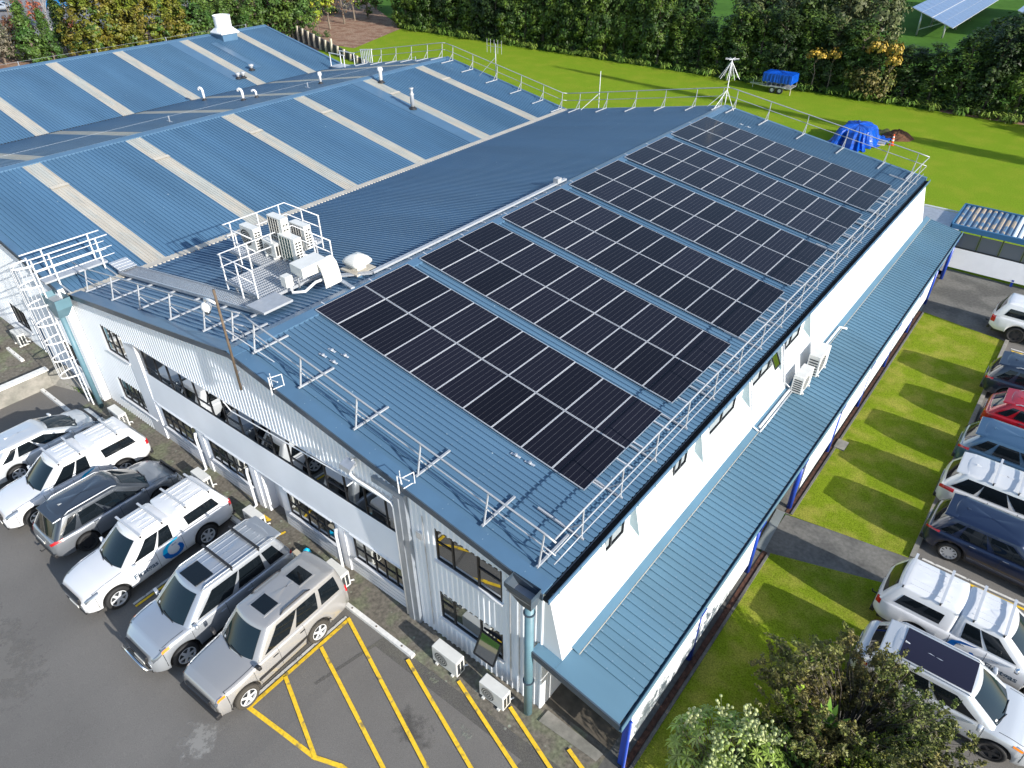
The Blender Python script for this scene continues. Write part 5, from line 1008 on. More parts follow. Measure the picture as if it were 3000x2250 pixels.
C6 = Car(suv(L_, 1.89, 1.90, 2.54, .82, 'paint_gold', bz=1.17, rb=.05, rt=.14, ft=2.72, fb=3.35, plan=plan(L_, .93, .90), win=[(.03, .27, 0), (.32, .60, 0), (.64, .93, -.10)], R=.38, amber=True, rails=(1.1, 2.2), railmat='black_plastic', sun=[(0, 2.2, .62, .5), (0, .95, .62, .5)], rimm='paint_gold', flare=True, head=(3.2, 4.4, L_-.26, L_-.03), gr=(.66, .9), tail=(2.6, 4.2, .01, .1), tyre='tyre_dusty', spokes=5, mirror='black_plastic', handmat='black_plastic', spoiler=False, fin=False, bump='black_plastic', prof=[(0, .8), (.02, 1.0), (.05, 1.15), (.2, 1.17), (3.35, 1.17), (3.5, 1.14), (4.4, 1.08), (4.6, 1.0), (4.68, .85), (4.70, .7)])).make('gold boxy off-roader with two roof hatches beside the yellow hatched bay', 'car'); place(C6, -7.42, -1.05, HN+.045)
K6 = Car(suv(L_, 1.89, 1.90, 2.54, .82, 'paint_gold', bz=1.17))
for o_, s2 in ((C6, 1), (C6, -1)): K6.patch(o_, 'side_moulding', 'black_plastic', 1.75, 3.45, 1.7, 2.1, s2, .012)
MB().box((-.86, 4.64, .42), (.86, 4.80, .60)).build('front_bumper', 'black_plastic', C6, bevel=.03)
C3 = Car(suv(4.65, 1.83, 1.70, 2.70, .93, 'paint_xgrey', bz=1.06, roofpaint='paint_charcoal', rails=(.8, 2.6), tail=(3.0, 4.1, .03, .42), tow=True, stick=0, rim='rim_dark')).make('grey crossover with dark roof parked nose-in between two white utes', 'car'); place(C3, -16.62, -5.92, 0.02)
C1 = Car(suv(4.6, 1.80, 1.50, 2.70, .90, 'paint_steelwhite', bz=.97, rb=.35, rt=1.0, ft=2.55, fb=3.65, spoiler=True, tail=(3.1, 4.2, .03, .45), handmat='paint_steelwhite')).make('low silver hatchback parked nose-in, leftmost of the lower row', 'car'); place(C1, -22.45, -5.9, 0.02)
C0 = Car(suv(4.5, 1.78, 1.45, 2.65, .9, 'paint_white', bz=.95, rb=.35, rt=.95)).make('white car with red tail lamp at the very edge of the upper car park', 'car'); place(C0, -31.9, -1.75, PI)
# right row, nose +X
HX = -PI/2
R1 = Car(dict(ranger(bars=False, decal=False, canbars=()), rim='rim_dark', tail=(2.3, 4.2, .02, .2))).make('white ute with smooth canopy parked by the concrete court, farthest of the right row', 'ute', None, 'parked_ute'); place(R1, 5.5, 29.85, HX)
R2 = Car(suv(4.8, 1.90, 1.69, 2.81, .95, 'paint_inkblue', rails=(.9, 3.0), tail=(3.0, 4.1, .03, .32), rb=.1, rt=.5)).make('dark ink-blue SUV with silver roof rails between the farthest white ute and the red car', 'car'); place(R2, 6.28, 24.15, HX)
R3 = Car(suv(4.3, 1.80, 1.62, 2.58, .88, 'paint_red', rails=(.9, 2.5), rb=.14, rt=.7, tail=(3.2, 4.1, .03, .4))).make('bright red SUV with black rear roof end in the side car park', 'car'); place(R3, 6.72, 21.35, HX)
R4 = Car(suv(4.9, 1.9, 1.68, 2.9, .95, 'paint_bluegrey', rb=.12, rt=.6, tail=(3.0, 4.0, .03, .4))).make('steel-blue SUV parked between the red SUV and the white SUV with roof bars', 'car'); place(R4, 6.38, 18.5, HX)
R5 = Car(suv(4.95, 1.92, 1.72, 2.86, .98, 'paint_pearl', bz=1.08, rb=.1, rt=.55, bars=(1.45, 2.2), barmat='alu', tail=(2.8, 3.9, .03, .5), win=[(.03, .25, .05), (.27, .55, -.01), (.58, .92, -.09)])).make('pearl white SUV with two silver roof bars beside the navy SUV', 'car'); place(R5, 6.35, 15.78, HX)
R6 = Car(suv(4.55, 1.84, 1.68, 2.70, .92, 'paint_navy', rb=.14, rt=.58, tail=(3.3, 4.1, .03, .45), flare=True, R=.37, spokes=10, win=[(.05, .17, .06), (.22, .50, -.01), (.54, .9, -.09)])).make('navy blue SUV with black wheel arches nearest the footpath', 'car'); place(R6, 6.5, 13.38, HX-.03)
R7 = Car(dict(ranger(canbars=(.5, 1.5), cyan=False), mirror='chrome', txt=3.42, logo=2.42)).make('white ute with canopy in the side car park, nearest white ute to the bushes', 'ute', g1, 'parked_ute'); place(R7, 6.08, 9.32, HX-.02)
R8 = Car(suv(4.55, 1.82, 1.62, 2.65, .92, 'paint_steelwhite', rb=.25, rt=.72, ft=2.75, pano=(.95, 2.7), rails=(.7, 2.8), railmat='alu', rim='rim_dark', amber=True, spokes=5, tail=(3.2, 4.2, .03, .4), handmat='paint_steelwhite')).make('pale silver crossover with a dark glass roof under the brown bush', 'car'); place(R8, 6.15, 6.92, HX)
# far road cars
F1 = Car(suv(4.1, 1.76, 1.46, 2.5, .85, 'paint_bright_blue', bz=.93, rb=.2, rt=.6)).make('bright blue hatchback on the far road at the top left', 'car'); F1.location = (-139, 47, .03); F1.rotation_euler = (0, 0, math.radians(-52))
F2 = Car(suv(4.6, 1.8, 1.5, 2.7, .9, 'paint_silver', bz=.95, rb=.2, rt=.6)).make('silver car on the far road at the top left corner', 'car'); F2.location = (-144, 39.5, .03); F2.rotation_euler = (0, 0, math.radians(-40))
# ------------------------------------------------------------------ covered trailer
t = thing('trailer', 'tandem-axle cage trailer under a blue tarpaulin on the lawn by the hedge', 'trailer', (-20.6, 68.3, 0))
tx0, tx1, ty0, ty1 = -22.1, -19.2, 67.35, 69.15
MB().box((tx0, ty0, .55), (tx1, ty1, .62)).build('bed', 'galv', t)
for y in (ty0, ty1):
    for z in (.62, 1.05): MB().bar((tx0, y, z), (tx1, y, z), .05, .05).build('side_rail', 'galv_light', t)
    for k in range(7): x = lerp(tx0, tx1, k/6); MB().bar((x, y, .6), (x, y, 1.05), .04, .04).build('side_post', 'galv_light', t)
    MB().hexa([(-21.5, y-.12, .62), (-19.6, y-.12, .62), (-19.6, y+.12, .62), (-21.5, y+.12, .62), (-21.3, y-.12, .72), (-19.8, y-.12, .72), (-19.8, y+.12, .72), (-21.3, y+.12, .72)]).build('mudguard', 'galv_light', t)
def ywheel(par, x, y, z, R, w_=.1):
    b = MB(); n = 18
    rows = [[(x+rr*math.cos(2*PI*k/n), y+o_, z+rr*math.sin(2*PI*k/n)) for k in range(n)] for rr, o_ in ((.02, -w_*.6), (R*.6, -w_*.6), (R*.62, -w_), (R*.95, -w_), (R, -w_*.5), (R, w_*.5), (R*.95, w_), (.02, w_))]
    b.grid(rows, close=True); o = b.build('wheel', 'tyre', par, False); c = MB(); c.q([(x+R*.55*math.cos(2*PI*k/n), y-w_*.65, z+R*.55*math.sin(2*PI*k/n)) for k in range(n)]); c.build('rim', 'rim', o)
for x in (-20.95, -20.17):
    for y in (ty0-.02, ty1+.02): ywheel(t, x, y, .33, .33)
MB().bar((tx0, 67.8, .5), (-23.7, 68.2, .5), .07, .08).build('drawbar', 'galv', t); MB().bar((tx0, 68.7, .5), (-23.7, 68.3, .5), .07, .08).build('drawbar', 'galv', t); MB().tube([(-23.4, 68.25, .05), (-23.4, 68.25, .9)], .04).build('jockey_post', 'galv', t)
MB().tube([(-19.1, 67.4, 0), (-19.1, 67.4, .65)], .04).build('prop', 'timber', t)
b = MB(); n = 26; top = []; 
per = [(lerp(tx0-.08, tx1+.05, k/24), ty0-.06) for k in range(25)]+[(tx1+.08, lerp(ty0, ty1, k/12)) for k in range(13)]+[(lerp(tx1+.05, tx0-.08, k/24), ty1+.06) for k in range(25)]+[(tx0-.1, lerp(ty1, ty0, k/12)) for k in range(13)]
random.seed(3); cx_, cy_ = -20.65, 68.25; fold = [random.uniform(-1, 1) for _ in per]
rows = [[(cx_+(x-cx_)*k*(1+.035*f*fw), cy_+(y-cy_)*k*(1+.06*f*fw), z+(.09*f*fw if z < 1.3 else .02*f)) for (x, y), f in zip(per, fold)] for k, z, fw in ((1.0, 1.02, 1), (1.0, 1.3, .8), (1.0, 1.6, .5), (.99, 1.8, .2), (.97, 1.84, .1), (.6, 1.90, .1), (.3, 1.93, 0), (.01, 1.94, 0))]
b.grid(rows, close=True); tag(b.build('tarpaulin', 'tarp', None, False), 'blue tarpaulin roped over the cage trailer on the lawn', 'tarpaulin')
# ------------------------------------------------------------------ tarp-covered heap, spoil, cone
random.seed(11)
b = MB(); cx_, cy_ = -9.2, 56.2; n = 64; rows = []
fd = [sum(a_*math.sin(f_*2*PI*i/64+p_) for a_, f_, p_ in ((.10, 5, 1), (.09, 9, 2.2), (.07, 15, .4), (.05, 23, 3))) for i in range(64)]
for k, z, j in ((1.28, .02, 1), (1.15, .12, .9), (1.03, .4, .9), (.98, .7, .8), (.94, .95, .7), (.86, 1.2, .5), (.7, 1.34, .4), (.5, 1.38, .3), (.3, 1.42, .2), (.02, 1.45, 0)):
    rows.append([(cx_+1.35*k*(1+fd[i]*j)*math.copysign(abs(math.cos(2*PI*i/n))**.6, math.cos(2*PI*i/n)), cy_+2.1*k*(1+fd[i]*j)*math.copysign(abs(math.sin(2*PI*i/n))**.6, math.sin(2*PI*i/n)), max(.03, z+fd[(i*3+7) % n]*.5*j+random.uniform(-.02, .02))) for i in range(n)])
b.grid(rows, close=True); tag(b.build('tarpaulin_heap', 'tarp', None, False, (cx_, cy_, 0)), 'crumpled blue tarpaulin draped over a heap beyond the far roof edge', 'tarpaulin')
b = MB(); rows = [[(lerp(-8.2, -6.9, i/8), lerp(56.6, 59.0, j/8), .05+random.uniform(0, .12)) for i in range(9)] for j in range(9)]; b.grid(rows); tag(b.build('ground_tarpaulin', 'tarp', None, False, (-7.5, 57.8, 0)), 'flat blue tarpaulin spread on the grass beside the heap', 'tarpaulin')
def mound(nm, cx_, cy_, rx_, ry_, h, m, lab, cat, seed):
    random.seed(seed); b = MB(); n = 26; rows = []
    for k in range(9):
        f = k/8; rows.append([(cx_+rx_*(1-f)*math.cos(2*PI*i/n)*(1+random.uniform(-.08, .08)), cy_+ry_*(1-f)*math.sin(2*PI*i/n)*(1+random.uniform(-.08, .08)), h*math.sin(f*PI/2)*(1+random.uniform(-.12, .12))+.01) for i in range(n)])
    b.grid(rows, close=True); tag(b.build(nm, m, None, False, (cx_, cy_, 0)), lab, cat)
mound('soil_heap', -6.7, 59.6, 1.25, 1.3, .6, 'soil', 'heap of brown soil on the lawn behind the traffic cone', 'soil heap', 5)
mound('dug_pit', -10.0, 54.6, 1.3, 1.0, .12, 'soil', 'dark dug earth at the near foot of the tarpaulin heap', 'dug earth', 9)
for i, (x, y) in enumerate(((-8.9, 60.6), (-8.3, 60.2), (-7.9, 60.8), (-8.5, 59.7))): mound('turf_piece', x, y, .4, .3, .22, 'turf_clod', 'cut turf piece lying between the tarpaulin and the soil heap, %s of four' % ['first', 'second', 'third', 'fourth'][i], 'turf', 20+i)
tag(MB().box((-7.55, 56.6, .12), (-6.95, 57.6, .16)).build('board', 'galv_light'), 'grey flat board lying beside the traffic cone', 'board'); tag(MB().bar((-8.2, 56.15, .06), (-6.9, 56.6, .06), .12, .1).build('plank', 'timber'), 'pale timber plank on the grass between tarpaulin and cone', 'plank')
t = thing('traffic_cone', 'orange traffic cone with white bands beside the soil heap', 'traffic cone', (-6.5, 57.1, 0)); MB().box((-6.7, 56.9, 0.01), (-6.3, 57.3, .05)).build('base', 'cone_orange', t)
MB().lathe((-6.5, 57.1, .05), [(.16, 0), (.03, .85)], 14).build('cone', 'cone_orange', t, True)
for z0, z1 in ((.3, .42), (.55, .67)): f = lambda z: .162-.13*z/.85; MB().lathe((-6.5, 57.1, .05), [(f(z0)+.004, z0), (f(z1)+.004, z1)], 14).build('white_band', 'white_paint', t, True)
tag(MB().lathe((-11.6, 53.2, 0), [(.03, 0), (.03, .55), (.06, .56), (.05, .62)], 8).build('marker_post', 'white_paint'), 'short white post in the grass behind the far guard rail', 'post')
# concrete-post retaining wall on the lawn at the back left
t = thing('retaining_fence', 'dark board retaining wall with pale posts at the left end of the lawn', 'retaining wall', (-73, 50, 0))
A0 = Vector((-83.5, 55.5)); A1 = Vector((-60.5, 49.8))
MB().hexa([(A0.x, A0.y, 0), (A1.x, A1.y, 0), (A1.x, A1.y+.2, 0), (A0.x, A0.y+.2, 0), (A0.x, A0.y, 1.9), (A1.x, A1.y, .35), (A1.x, A1.y+.2, .35), (A0.x, A0.y+.2, 1.9)]).build('boards', 'wall_dark', t)
for k in range(15): p = A0.lerp(A1, k/14); h = lerp(2.05, .5, k/14)+(.5 if k == 7 else 0); MB().box((p.x-.12, p.y-.22, 0), (p.x+.12, p.y-.01, h)).build('post', 'timber', t)
# ground-mounted solar tables beyond the hedge
mat('far_cells', (.10, .16, .30), .25, .0, var=.12)
for i, (x0, y0, y1, lab) in enumerate(((-18.7, 107.7, 140, 'large ground-mounted solar table beyond the hedge at the top right'), (-7.2, 113, 140, 'ground-mounted solar table at the right edge, half hidden by the hedge'))):
    t = thing('ground_solar_table', lab, 'solar table', (x0+2.8, y0, 0)); nx, ny = 4, int((y1-y0)/2.3); X = lambda u_: x0+5.6*u_; Zt = lambda u_: 3.5-2.0*u_
    for a in range(nx):
        for c in range(ny):
            u0, u1 = a/nx+(.012 if a == 2 else .003), (a+1)/nx-(.012 if a == 1 else .003); v0, v1 = y0+(y1-y0)*c/ny+.03, y0+(y1-y0)*(c+1)/ny-.03
            MB().q([(X(u0), v0, Zt(u0)), (X(u1), v0, Zt(u1)), (X(u1), v1, Zt(u1)), (X(u0), v1, Zt(u0))]).build('solar_panel', 'far_cells', t)
    MB().hexa([(X(0), y0, 3.42), (X(1), y0, 1.42), (X(1), y1, 1.42), (X(0), y1, 3.42), (X(0), y0, 3.48), (X(1), y0, 1.48), (X(1), y1, 1.48), (X(0), y1, 3.48)]).build('backing', 'alu', t)
    for yy in (y0+1.2, y0+9, y0+18):
        MB().tube([(X(.22), yy, 0), (X(.22), yy, 3.0)], .12).build('leg', 'galv', t, True); MB().tube([(X(.8), yy, 0), (X(.8), yy, 1.85)], .12).build('leg', 'galv', t, True); MB().bar((X(.22), yy, .7), (X(.75), yy, 1.9), .1, .1).build('brace', 'galv', t)
t = thing('field_fence', 'dark post and wire fence in the field beyond the hedge', 'fence', (-10, 82, 0))
for k in range(26): x = -52+k*2.4; MB().box((x, 81.9, 0), (x+.1, 82, 1.25)).build('post', 'wall_dark', t)
for z in (.4, .8, 1.15): MB().bar((-52, 81.95, z), (10, 81.95, z), .02, .02).build('wire', 'galv', t)
t = thing('statue_scrap', 'small cardboard tray with crumpled blue plastic on the footpath behind the silver wagon', 'litter', (-9.55, -.75, 0)); z = gz(-9.6, -.7)+.01
MB().box((-9.95, -1.0, z), (-9.35, -.6, z+.1)).build('tray', 'timber', t); mound('blue_rag', -9.5, -.5, .16, .13, .16, 'logo_cyan', 'crumpled light blue plastic beside the wall AC behind the silver wagon', 'litter', 33)
t.name = 'cardboard_tray'

# ------------------------------------------------------------------ vegetation
def leaves(b, c, nrm, s, asp=.6, fold=0):
    up = Vector((0, 0, 1)); n = nrm.normalized(); a = n.orthogonal().normalized(); a.rotate(Matrix.Rotation(random.uniform(0, 2*PI), 3, n)); w_ = n.cross(a)*s*asp*.5; a = a*s*.5
    b.v += [tuple(c-a), tuple(c+w_*.9), tuple(c+a), tuple(c-w_*.9)]; n_ = len(b.v)-4; b.f.append((n_, n_+1, n_+2, n_+3)); b.m.append(0)
def rv(): 
    while True:
        v = Vector((random.uniform(-1, 1), random.uniform(-1, 1), random.uniform(-1, 1)))
        if .05 < v.length < 1: return v
def crown_mesh(name, m, n, rx, ry, h, z0, size, shape='round', clumps=60, cr=.32, seed=1, asp=.6, m2=None, f2=0):
    random.seed(seed); b = MB(); C = []
    for i in range(clumps):
        v = rv().normalized(); q = random.uniform(.62, 1.0) if random.random() < .8 else random.uniform(.2, .6)
        if shape == 'round': p = Vector((v.x*rx*q, v.y*ry*q, z0+h/2+v.z*h/2*q))
        elif shape == 'cone':
            t = random.random()**1.15; a = random.uniform(0, 2*PI); rr = (1-t*.93)*random.uniform(.55, 1.05); p = Vector((rx*rr*math.cos(a), ry*rr*math.sin(a), z0+h*t))
        elif shape == 'column':
            t = random.random(); a = random.uniform(0, 2*PI); rr = (math.sin(PI*min(.97, .18+t*.80))**.55)*random.uniform(.6, 1.02); p = Vector((rx*rr*math.cos(a), ry*rr*math.sin(a), z0+h*t))
        else:   # hedge: full to the ground, uneven top
            t = random.random()**.9; a = random.uniform(0, 2*PI); rr = (1-.35*t**3)*random.uniform(.6, 1.05); p = Vector((rx*rr*math.cos(a), ry*rr*math.sin(a), z0+h*t*random.uniform(.9, 1.05)))
        C.append((p, random.uniform(.6, 1.25)*cr, random.random() < f2))
    ctr = Vector((0, 0, z0+h*.4))
    for i in range(n):
        p, r_, k2 = C[i % clumps] if i < n*.9 else (Vector((random.uniform(-.7, .7)*rx, random.uniform(-.7, .7)*ry, z0+random.uniform(.05, .8)*h)), cr, False)
        d_ = rv(); q = p+Vector((d_.x, d_.y, d_.z*.8))*r_*min(rx, 3); nr = d_.normalized()*.7+(q-ctr).normalized()*.6+Vector((0, 0, .35))+rv()*.5
        leaves(b, q, nr, size*random.uniform(.65, 1.35), asp)
        if k2: b.m[-1] = 1
    return b.mesh(name, [m, m2] if m2 else m)
def trunk_mesh(name, h, r_, lean=.15, limbs=5, m='trunk', seed=1, spread=1.0, top=.8):
    random.seed(seed); b = MB(); P = [(random.uniform(-1, 1)*lean*t, random.uniform(-1, 1)*lean*t, h*t) for t in (0, .25, .5, .75, 1)]; b.tube(P, [r_, r_*.85, r_*.7, r_*.5, r_*.25], 7)
    for k in range(limbs):
        t = random.uniform(.3, .85); i = min(int(t*4), 3); p = Vector(P[i]).lerp(Vector(P[i+1]), t*4-i); a = random.uniform(0, 2*PI); l_ = spread*random.uniform(.5, 1)
        b.tube([p, p+Vector((l_*.5*math.cos(a), l_*.5*math.sin(a), l_*.5)), p+Vector((l_*math.cos(a), l_*math.sin(a), l_*1.2*top))], [r_*.4, r_*.25, r_*.08], 5)
    return b.mesh(name, m)
def plant(name, label, cat, cm, tm, loc, sc_=(1, 1, 1), rz_=None, group=None, extra=()):
    t = thing(name, label, cat, loc, random.uniform(0, 6.28) if rz_ is None else rz_, group, True); t.scale = sc_
    o = bpy.data.objects.new('crown', cm); COL.objects.link(o); o.parent = t
    if tm: o = bpy.data.objects.new('trunk', tm); COL.objects.link(o); o.parent = t
    for nm, m in extra: o = bpy.data.objects.new(nm, m); COL.objects.link(o); o.parent = t
    return t
NUM = ['first', 'second', 'third', 'fourth', 'fifth', 'sixth', 'seventh', 'eighth', 'ninth', 'tenth', 'eleventh', 'twelfth', 'thirteenth', 'fourteenth', 'fifteenth', 'sixteenth', 'seventeenth', 'eighteenth', 'nineteenth', 'twentieth']
NUM += ['twenty-'+k for k in NUM[:9]]+['thirtieth']+['thirty-'+k for k in NUM[:9]]+['fortieth']
HC = [crown_mesh('hedge_crown', 'leaf_hedge' if i < 3 else 'leaf_hedge_dark', 8000, 1.75, 1.5, 1.0*8, .1, .26, 'hedge', 130, .30, 40+i, .62) for i in range(5)]
HT = trunk_mesh('hedge_trunk', 7, .16, .3, 6, 'trunk', 3)
def hh(x):
    return interp([(-80, 9), (-50, 9.6), (-36, 9), (-34, 5.2), (-30, 5.0), (-28.5, 7.2), (-20, 6.6), (-14, 6.4), (-12, 5.2), (-9.2, 4.4), (-6.5, 5.2), (-4, 6.8), (0, 7.8), (12, 9), (40, 9)], x)
random.seed(21); i = 0; x = -78.5
while x < 8:
    h = hh(x)*random.uniform(.94, 1.06); k = random.choice([0, 1, 2, 3, 4] if x > -30 else [0, 1, 2, 0, 3]); random.seed(100+i)
    plant('hedge_tree', 'dark leafy hedge tree, %s from the left along the back edge of the lawn' % NUM[i], 'tree', HC[k], HT, (x, 72.1+random.uniform(-.3, .5), 0), (random.uniform(.95, 1.2), random.uniform(.95, 1.15), h/8), None, 'hedge trees along the back of the lawn'); random.seed(300+i); i += 1; x += 2.45
OC = crown_mesh('olive_crown', 'leaf_olive', 4200, 2.6, 2.6, 7, 2.2, .36, 'round', 80, .28, 55); GC = crown_mesh('green_crown', 'leaf_hedge', 4200, 2.6, 2.6, 7, 1.8, .38, 'round', 70, .28, 56)
OT = trunk_mesh('tree_trunk', 6.5, .2, .5, 7, 'trunk', 8, 2)
for i, (x, y, h, k) in enumerate(((-27.5, 77, 1.05, 0), (-24.2, 77.5, 1.15, 0), (-21.2, 77, 1.1, 1), (-18.2, 76.8, 1.15, 0), (-15.0, 77.2, 1.05, 0), (-36.5, 79, 1.1, 1), (-31.8, 86, 1.05, 1), (-3.5, 79, .9, 1), (1.5, 78, 1.1, 0), (-45, 79, 1.3, 1), (-55, 79, 1.4, 1), (-66, 79, 1.4, 1), (-76, 80, 1.4, 1), (-50, 79, 1.3, 1), (-60.5, 79, 1.4, 1), (-71, 79, 1.4, 1), (-26, 84, 1.25, 1), (-20, 84, 1.25, 0), (-40.5, 79, 1.25, 1))):
    plant('field_tree', ['grey-olive', 'dark green'][k]+' tree standing behind the hedge, %s of its row' % NUM[i], 'tree', [OC, GC][k], OT, (x, y, 0), (1.0, 1.0, h), None, 'trees behind the hedge')
# yellow-leaved shrubs and the brown bush at the hedge
YC = crown_mesh('yellow_crown', 'leaf_yellow', 200, 1.1, .7, .8, 3.2, .24, 'round', 8, .3, 61, .8)
YS_ = trunk_mesh('stem', 3.4, .06, .2, 4, 'trunk', 5, .6)
for i, (x, y, z, s_x) in enumerate(((-18.2, 70.6, 0, 1.2), (-16.6, 70.7, .15, .8), (-12.8, 70.6, 1.3, 1.1), (-11.2, 70.6, 1.25, .9), (-11.0, 70.4, .3, .9))):
    plant('yellow_shrub', ['bright yellow autumn foliage high on the hedge right of the trailer, leftmost spray', 'yellow autumn spray beside the leftmost one in the hedge', 'upper yellow spray below the field solar table, left half', 'upper yellow spray below the field solar table, right half', 'lower yellow spray under the upper pair near the field solar table'][i], 'shrub', YC, YS_, (x, y, 0), (s_x, s_x, 1+z*.28), 0, 'yellow-leaved shrubs in the hedge')
BC = crown_mesh('brown_crown', 'leaf_shrub', 2600, 2.2, 1.3, 2.6, .3, .22, 'round', 60, .2, 62)
plant('brown_bush', 'low brownish bush bulging from the hedge onto the lawn right of the trailer', 'bush', BC, trunk_mesh('stem', 1.6, .07, .2, 5, 'trunk', 6, .8), (-12.6, 70.4, 0), (1.15, 1, 1.1), 0)
# strap-leaved plants along the foot of the hedge
def strap_mesh(seed, m='leaf_strap', n=46, L_=.75):
    random.seed(seed); b = MB()
    for i in range(n):
        a = random.uniform(0, 2*PI); l_ = L_*random.uniform(.7, 1.2); x0, y0 = random.uniform(-.45, .45), random.uniform(-.3, .3); dx_, dy_ = math.cos(a), math.sin(a); w_ = .03
        P = [(x0, y0, 0), (x0+dx_*l_*.3, y0+dy_*l_*.3, l_*.6), (x0+dx_*l_*.65, y0+dy_*l_*.65, l_*.7), (x0+dx_*l_, y0+dy_*l_, l_*.42)]
        b.grid([[(x-dy_*w_, y+dx_*w_, z) for x, y, z in P], [(x+dy_*w_, y-dx_*w_, z) for x, y, z in P]])
    return b.mesh('leaves', m)
SM = [strap_mesh(70+i) for i in range(3)]
random.seed(31)
for i in range(38):
    x = -76+i*2.05+random.uniform(-.4, .4); t = thing('strap_leaf_plant', 'strap-leaved plant at the foot of the hedge, %s from the left' % NUM[i], 'plant', (x, 70.3+random.uniform(-.1, .25), 0), random.uniform(0, 6), 'strap-leaved plants along the hedge', True); s_x = random.uniform(.9, 1.5); t.scale = (s_x*1.3, s_x, s_x)
    o = bpy.data.objects.new('leaves', SM[i % 3]); COL.objects.link(o); o.parent = t
# planted bank beyond the warehouses
K_ = {}
K_['gold'] = (crown_mesh('gold_crown', 'leaf_gold', 5200, 1.7, 1.7, 9, .2, .34, 'column', 110, .26, 81, .6), 9.2)
K_['gold2'] = (crown_mesh('gold_crown', 'leaf_gold', 5200, 1.9, 1.7, 9, .2, .34, 'column', 100, .28, 82, .6, 'leaf_green', .3), 9.2)
K_['green'] = (crown_mesh('green_crown', 'leaf_green', 4200, 1.9, 1.9, 6.5, .2, .32, 'cone', 90, .3, 83), 6.7)
K_['bgreen'] = (crown_mesh('leafy_crown', 'leaf_green', 4000, 2.2, 2.2, 6.2, .8, .34, 'round', 80, .26, 84, .6, 'leaf_hedge', .4), 7)
K_['light'] = (crown_mesh('pale_crown', 'leaf_grey', 2600, 2.4, 2.4, 5, .3, .26, 'round', 60, .26, 85), 5.3)
K_['rustc'] = (crown_mesh('rust_crown', 'leaf_rust', 3200, 1.9, 1.8, 4.2, .2, .26, 'round', 60, .26, 86), 4.4)
K_['orange'] = (crown_mesh('orange_crown', 'leaf_orange', 900, 1.3, 1.3, 3.2, .4, .26, 'round', 30, .3, 87), 3.5)
K_['rust2'] = (crown_mesh('rust_crown', 'leaf_orange', 700, 1.3, 1.3, 2.4, .3, .24, 'round', 30, .3, 88), 2.5)
K_['rustbare'] = (crown_mesh('sparse_crown', 'leaf_rust', 1100, 2.2, 2.2, 6.4, 1.2, .26, 'round', 60, .3, 89, .6, 'leaf_grey', .5), 7.4)
K_['yel'] = (crown_mesh('lime_crown', 'leaf_lime', 1500, 1.6, 1.6, 6, 1.8, .3, 'round', 50, .28, 90, .6, 'leaf_green', .6), 7.8)
K_['ball'] = (crown_mesh('ball_crown', 'leaf_green', 900, .8, .8, 1.3, .1, .14, 'round', 40, .3, 91), 1.4)
def bare(seed, h=8):
    random.seed(seed); b = MB()
    def br(p, d_, l_, r_, dep):
        q = p+d_*l_; b.tube([p, q], [r_, r_*.65], 5 if r_ > .04 else 4, cap=False)
        if dep == 0: return
        for k in range(3 if dep > 1 else 2):
            nd = (d_+rv()*.55+Vector((0, 0, .12))).normalized(); br(p.lerp(q, random.uniform(.6, 1)), nd, l_*random.uniform(.55, .8), r_*.55, dep-1)
    br(Vector((0, 0, 0)), Vector((.05, 0, 1)), h*.38, .17, 5); return b.mesh('branches', 'trunk_grey')
BM_ = bare(5); TB = trunk_mesh('tree_trunk', 6, .14, .4, 5, 'trunk', 12, 1.5)
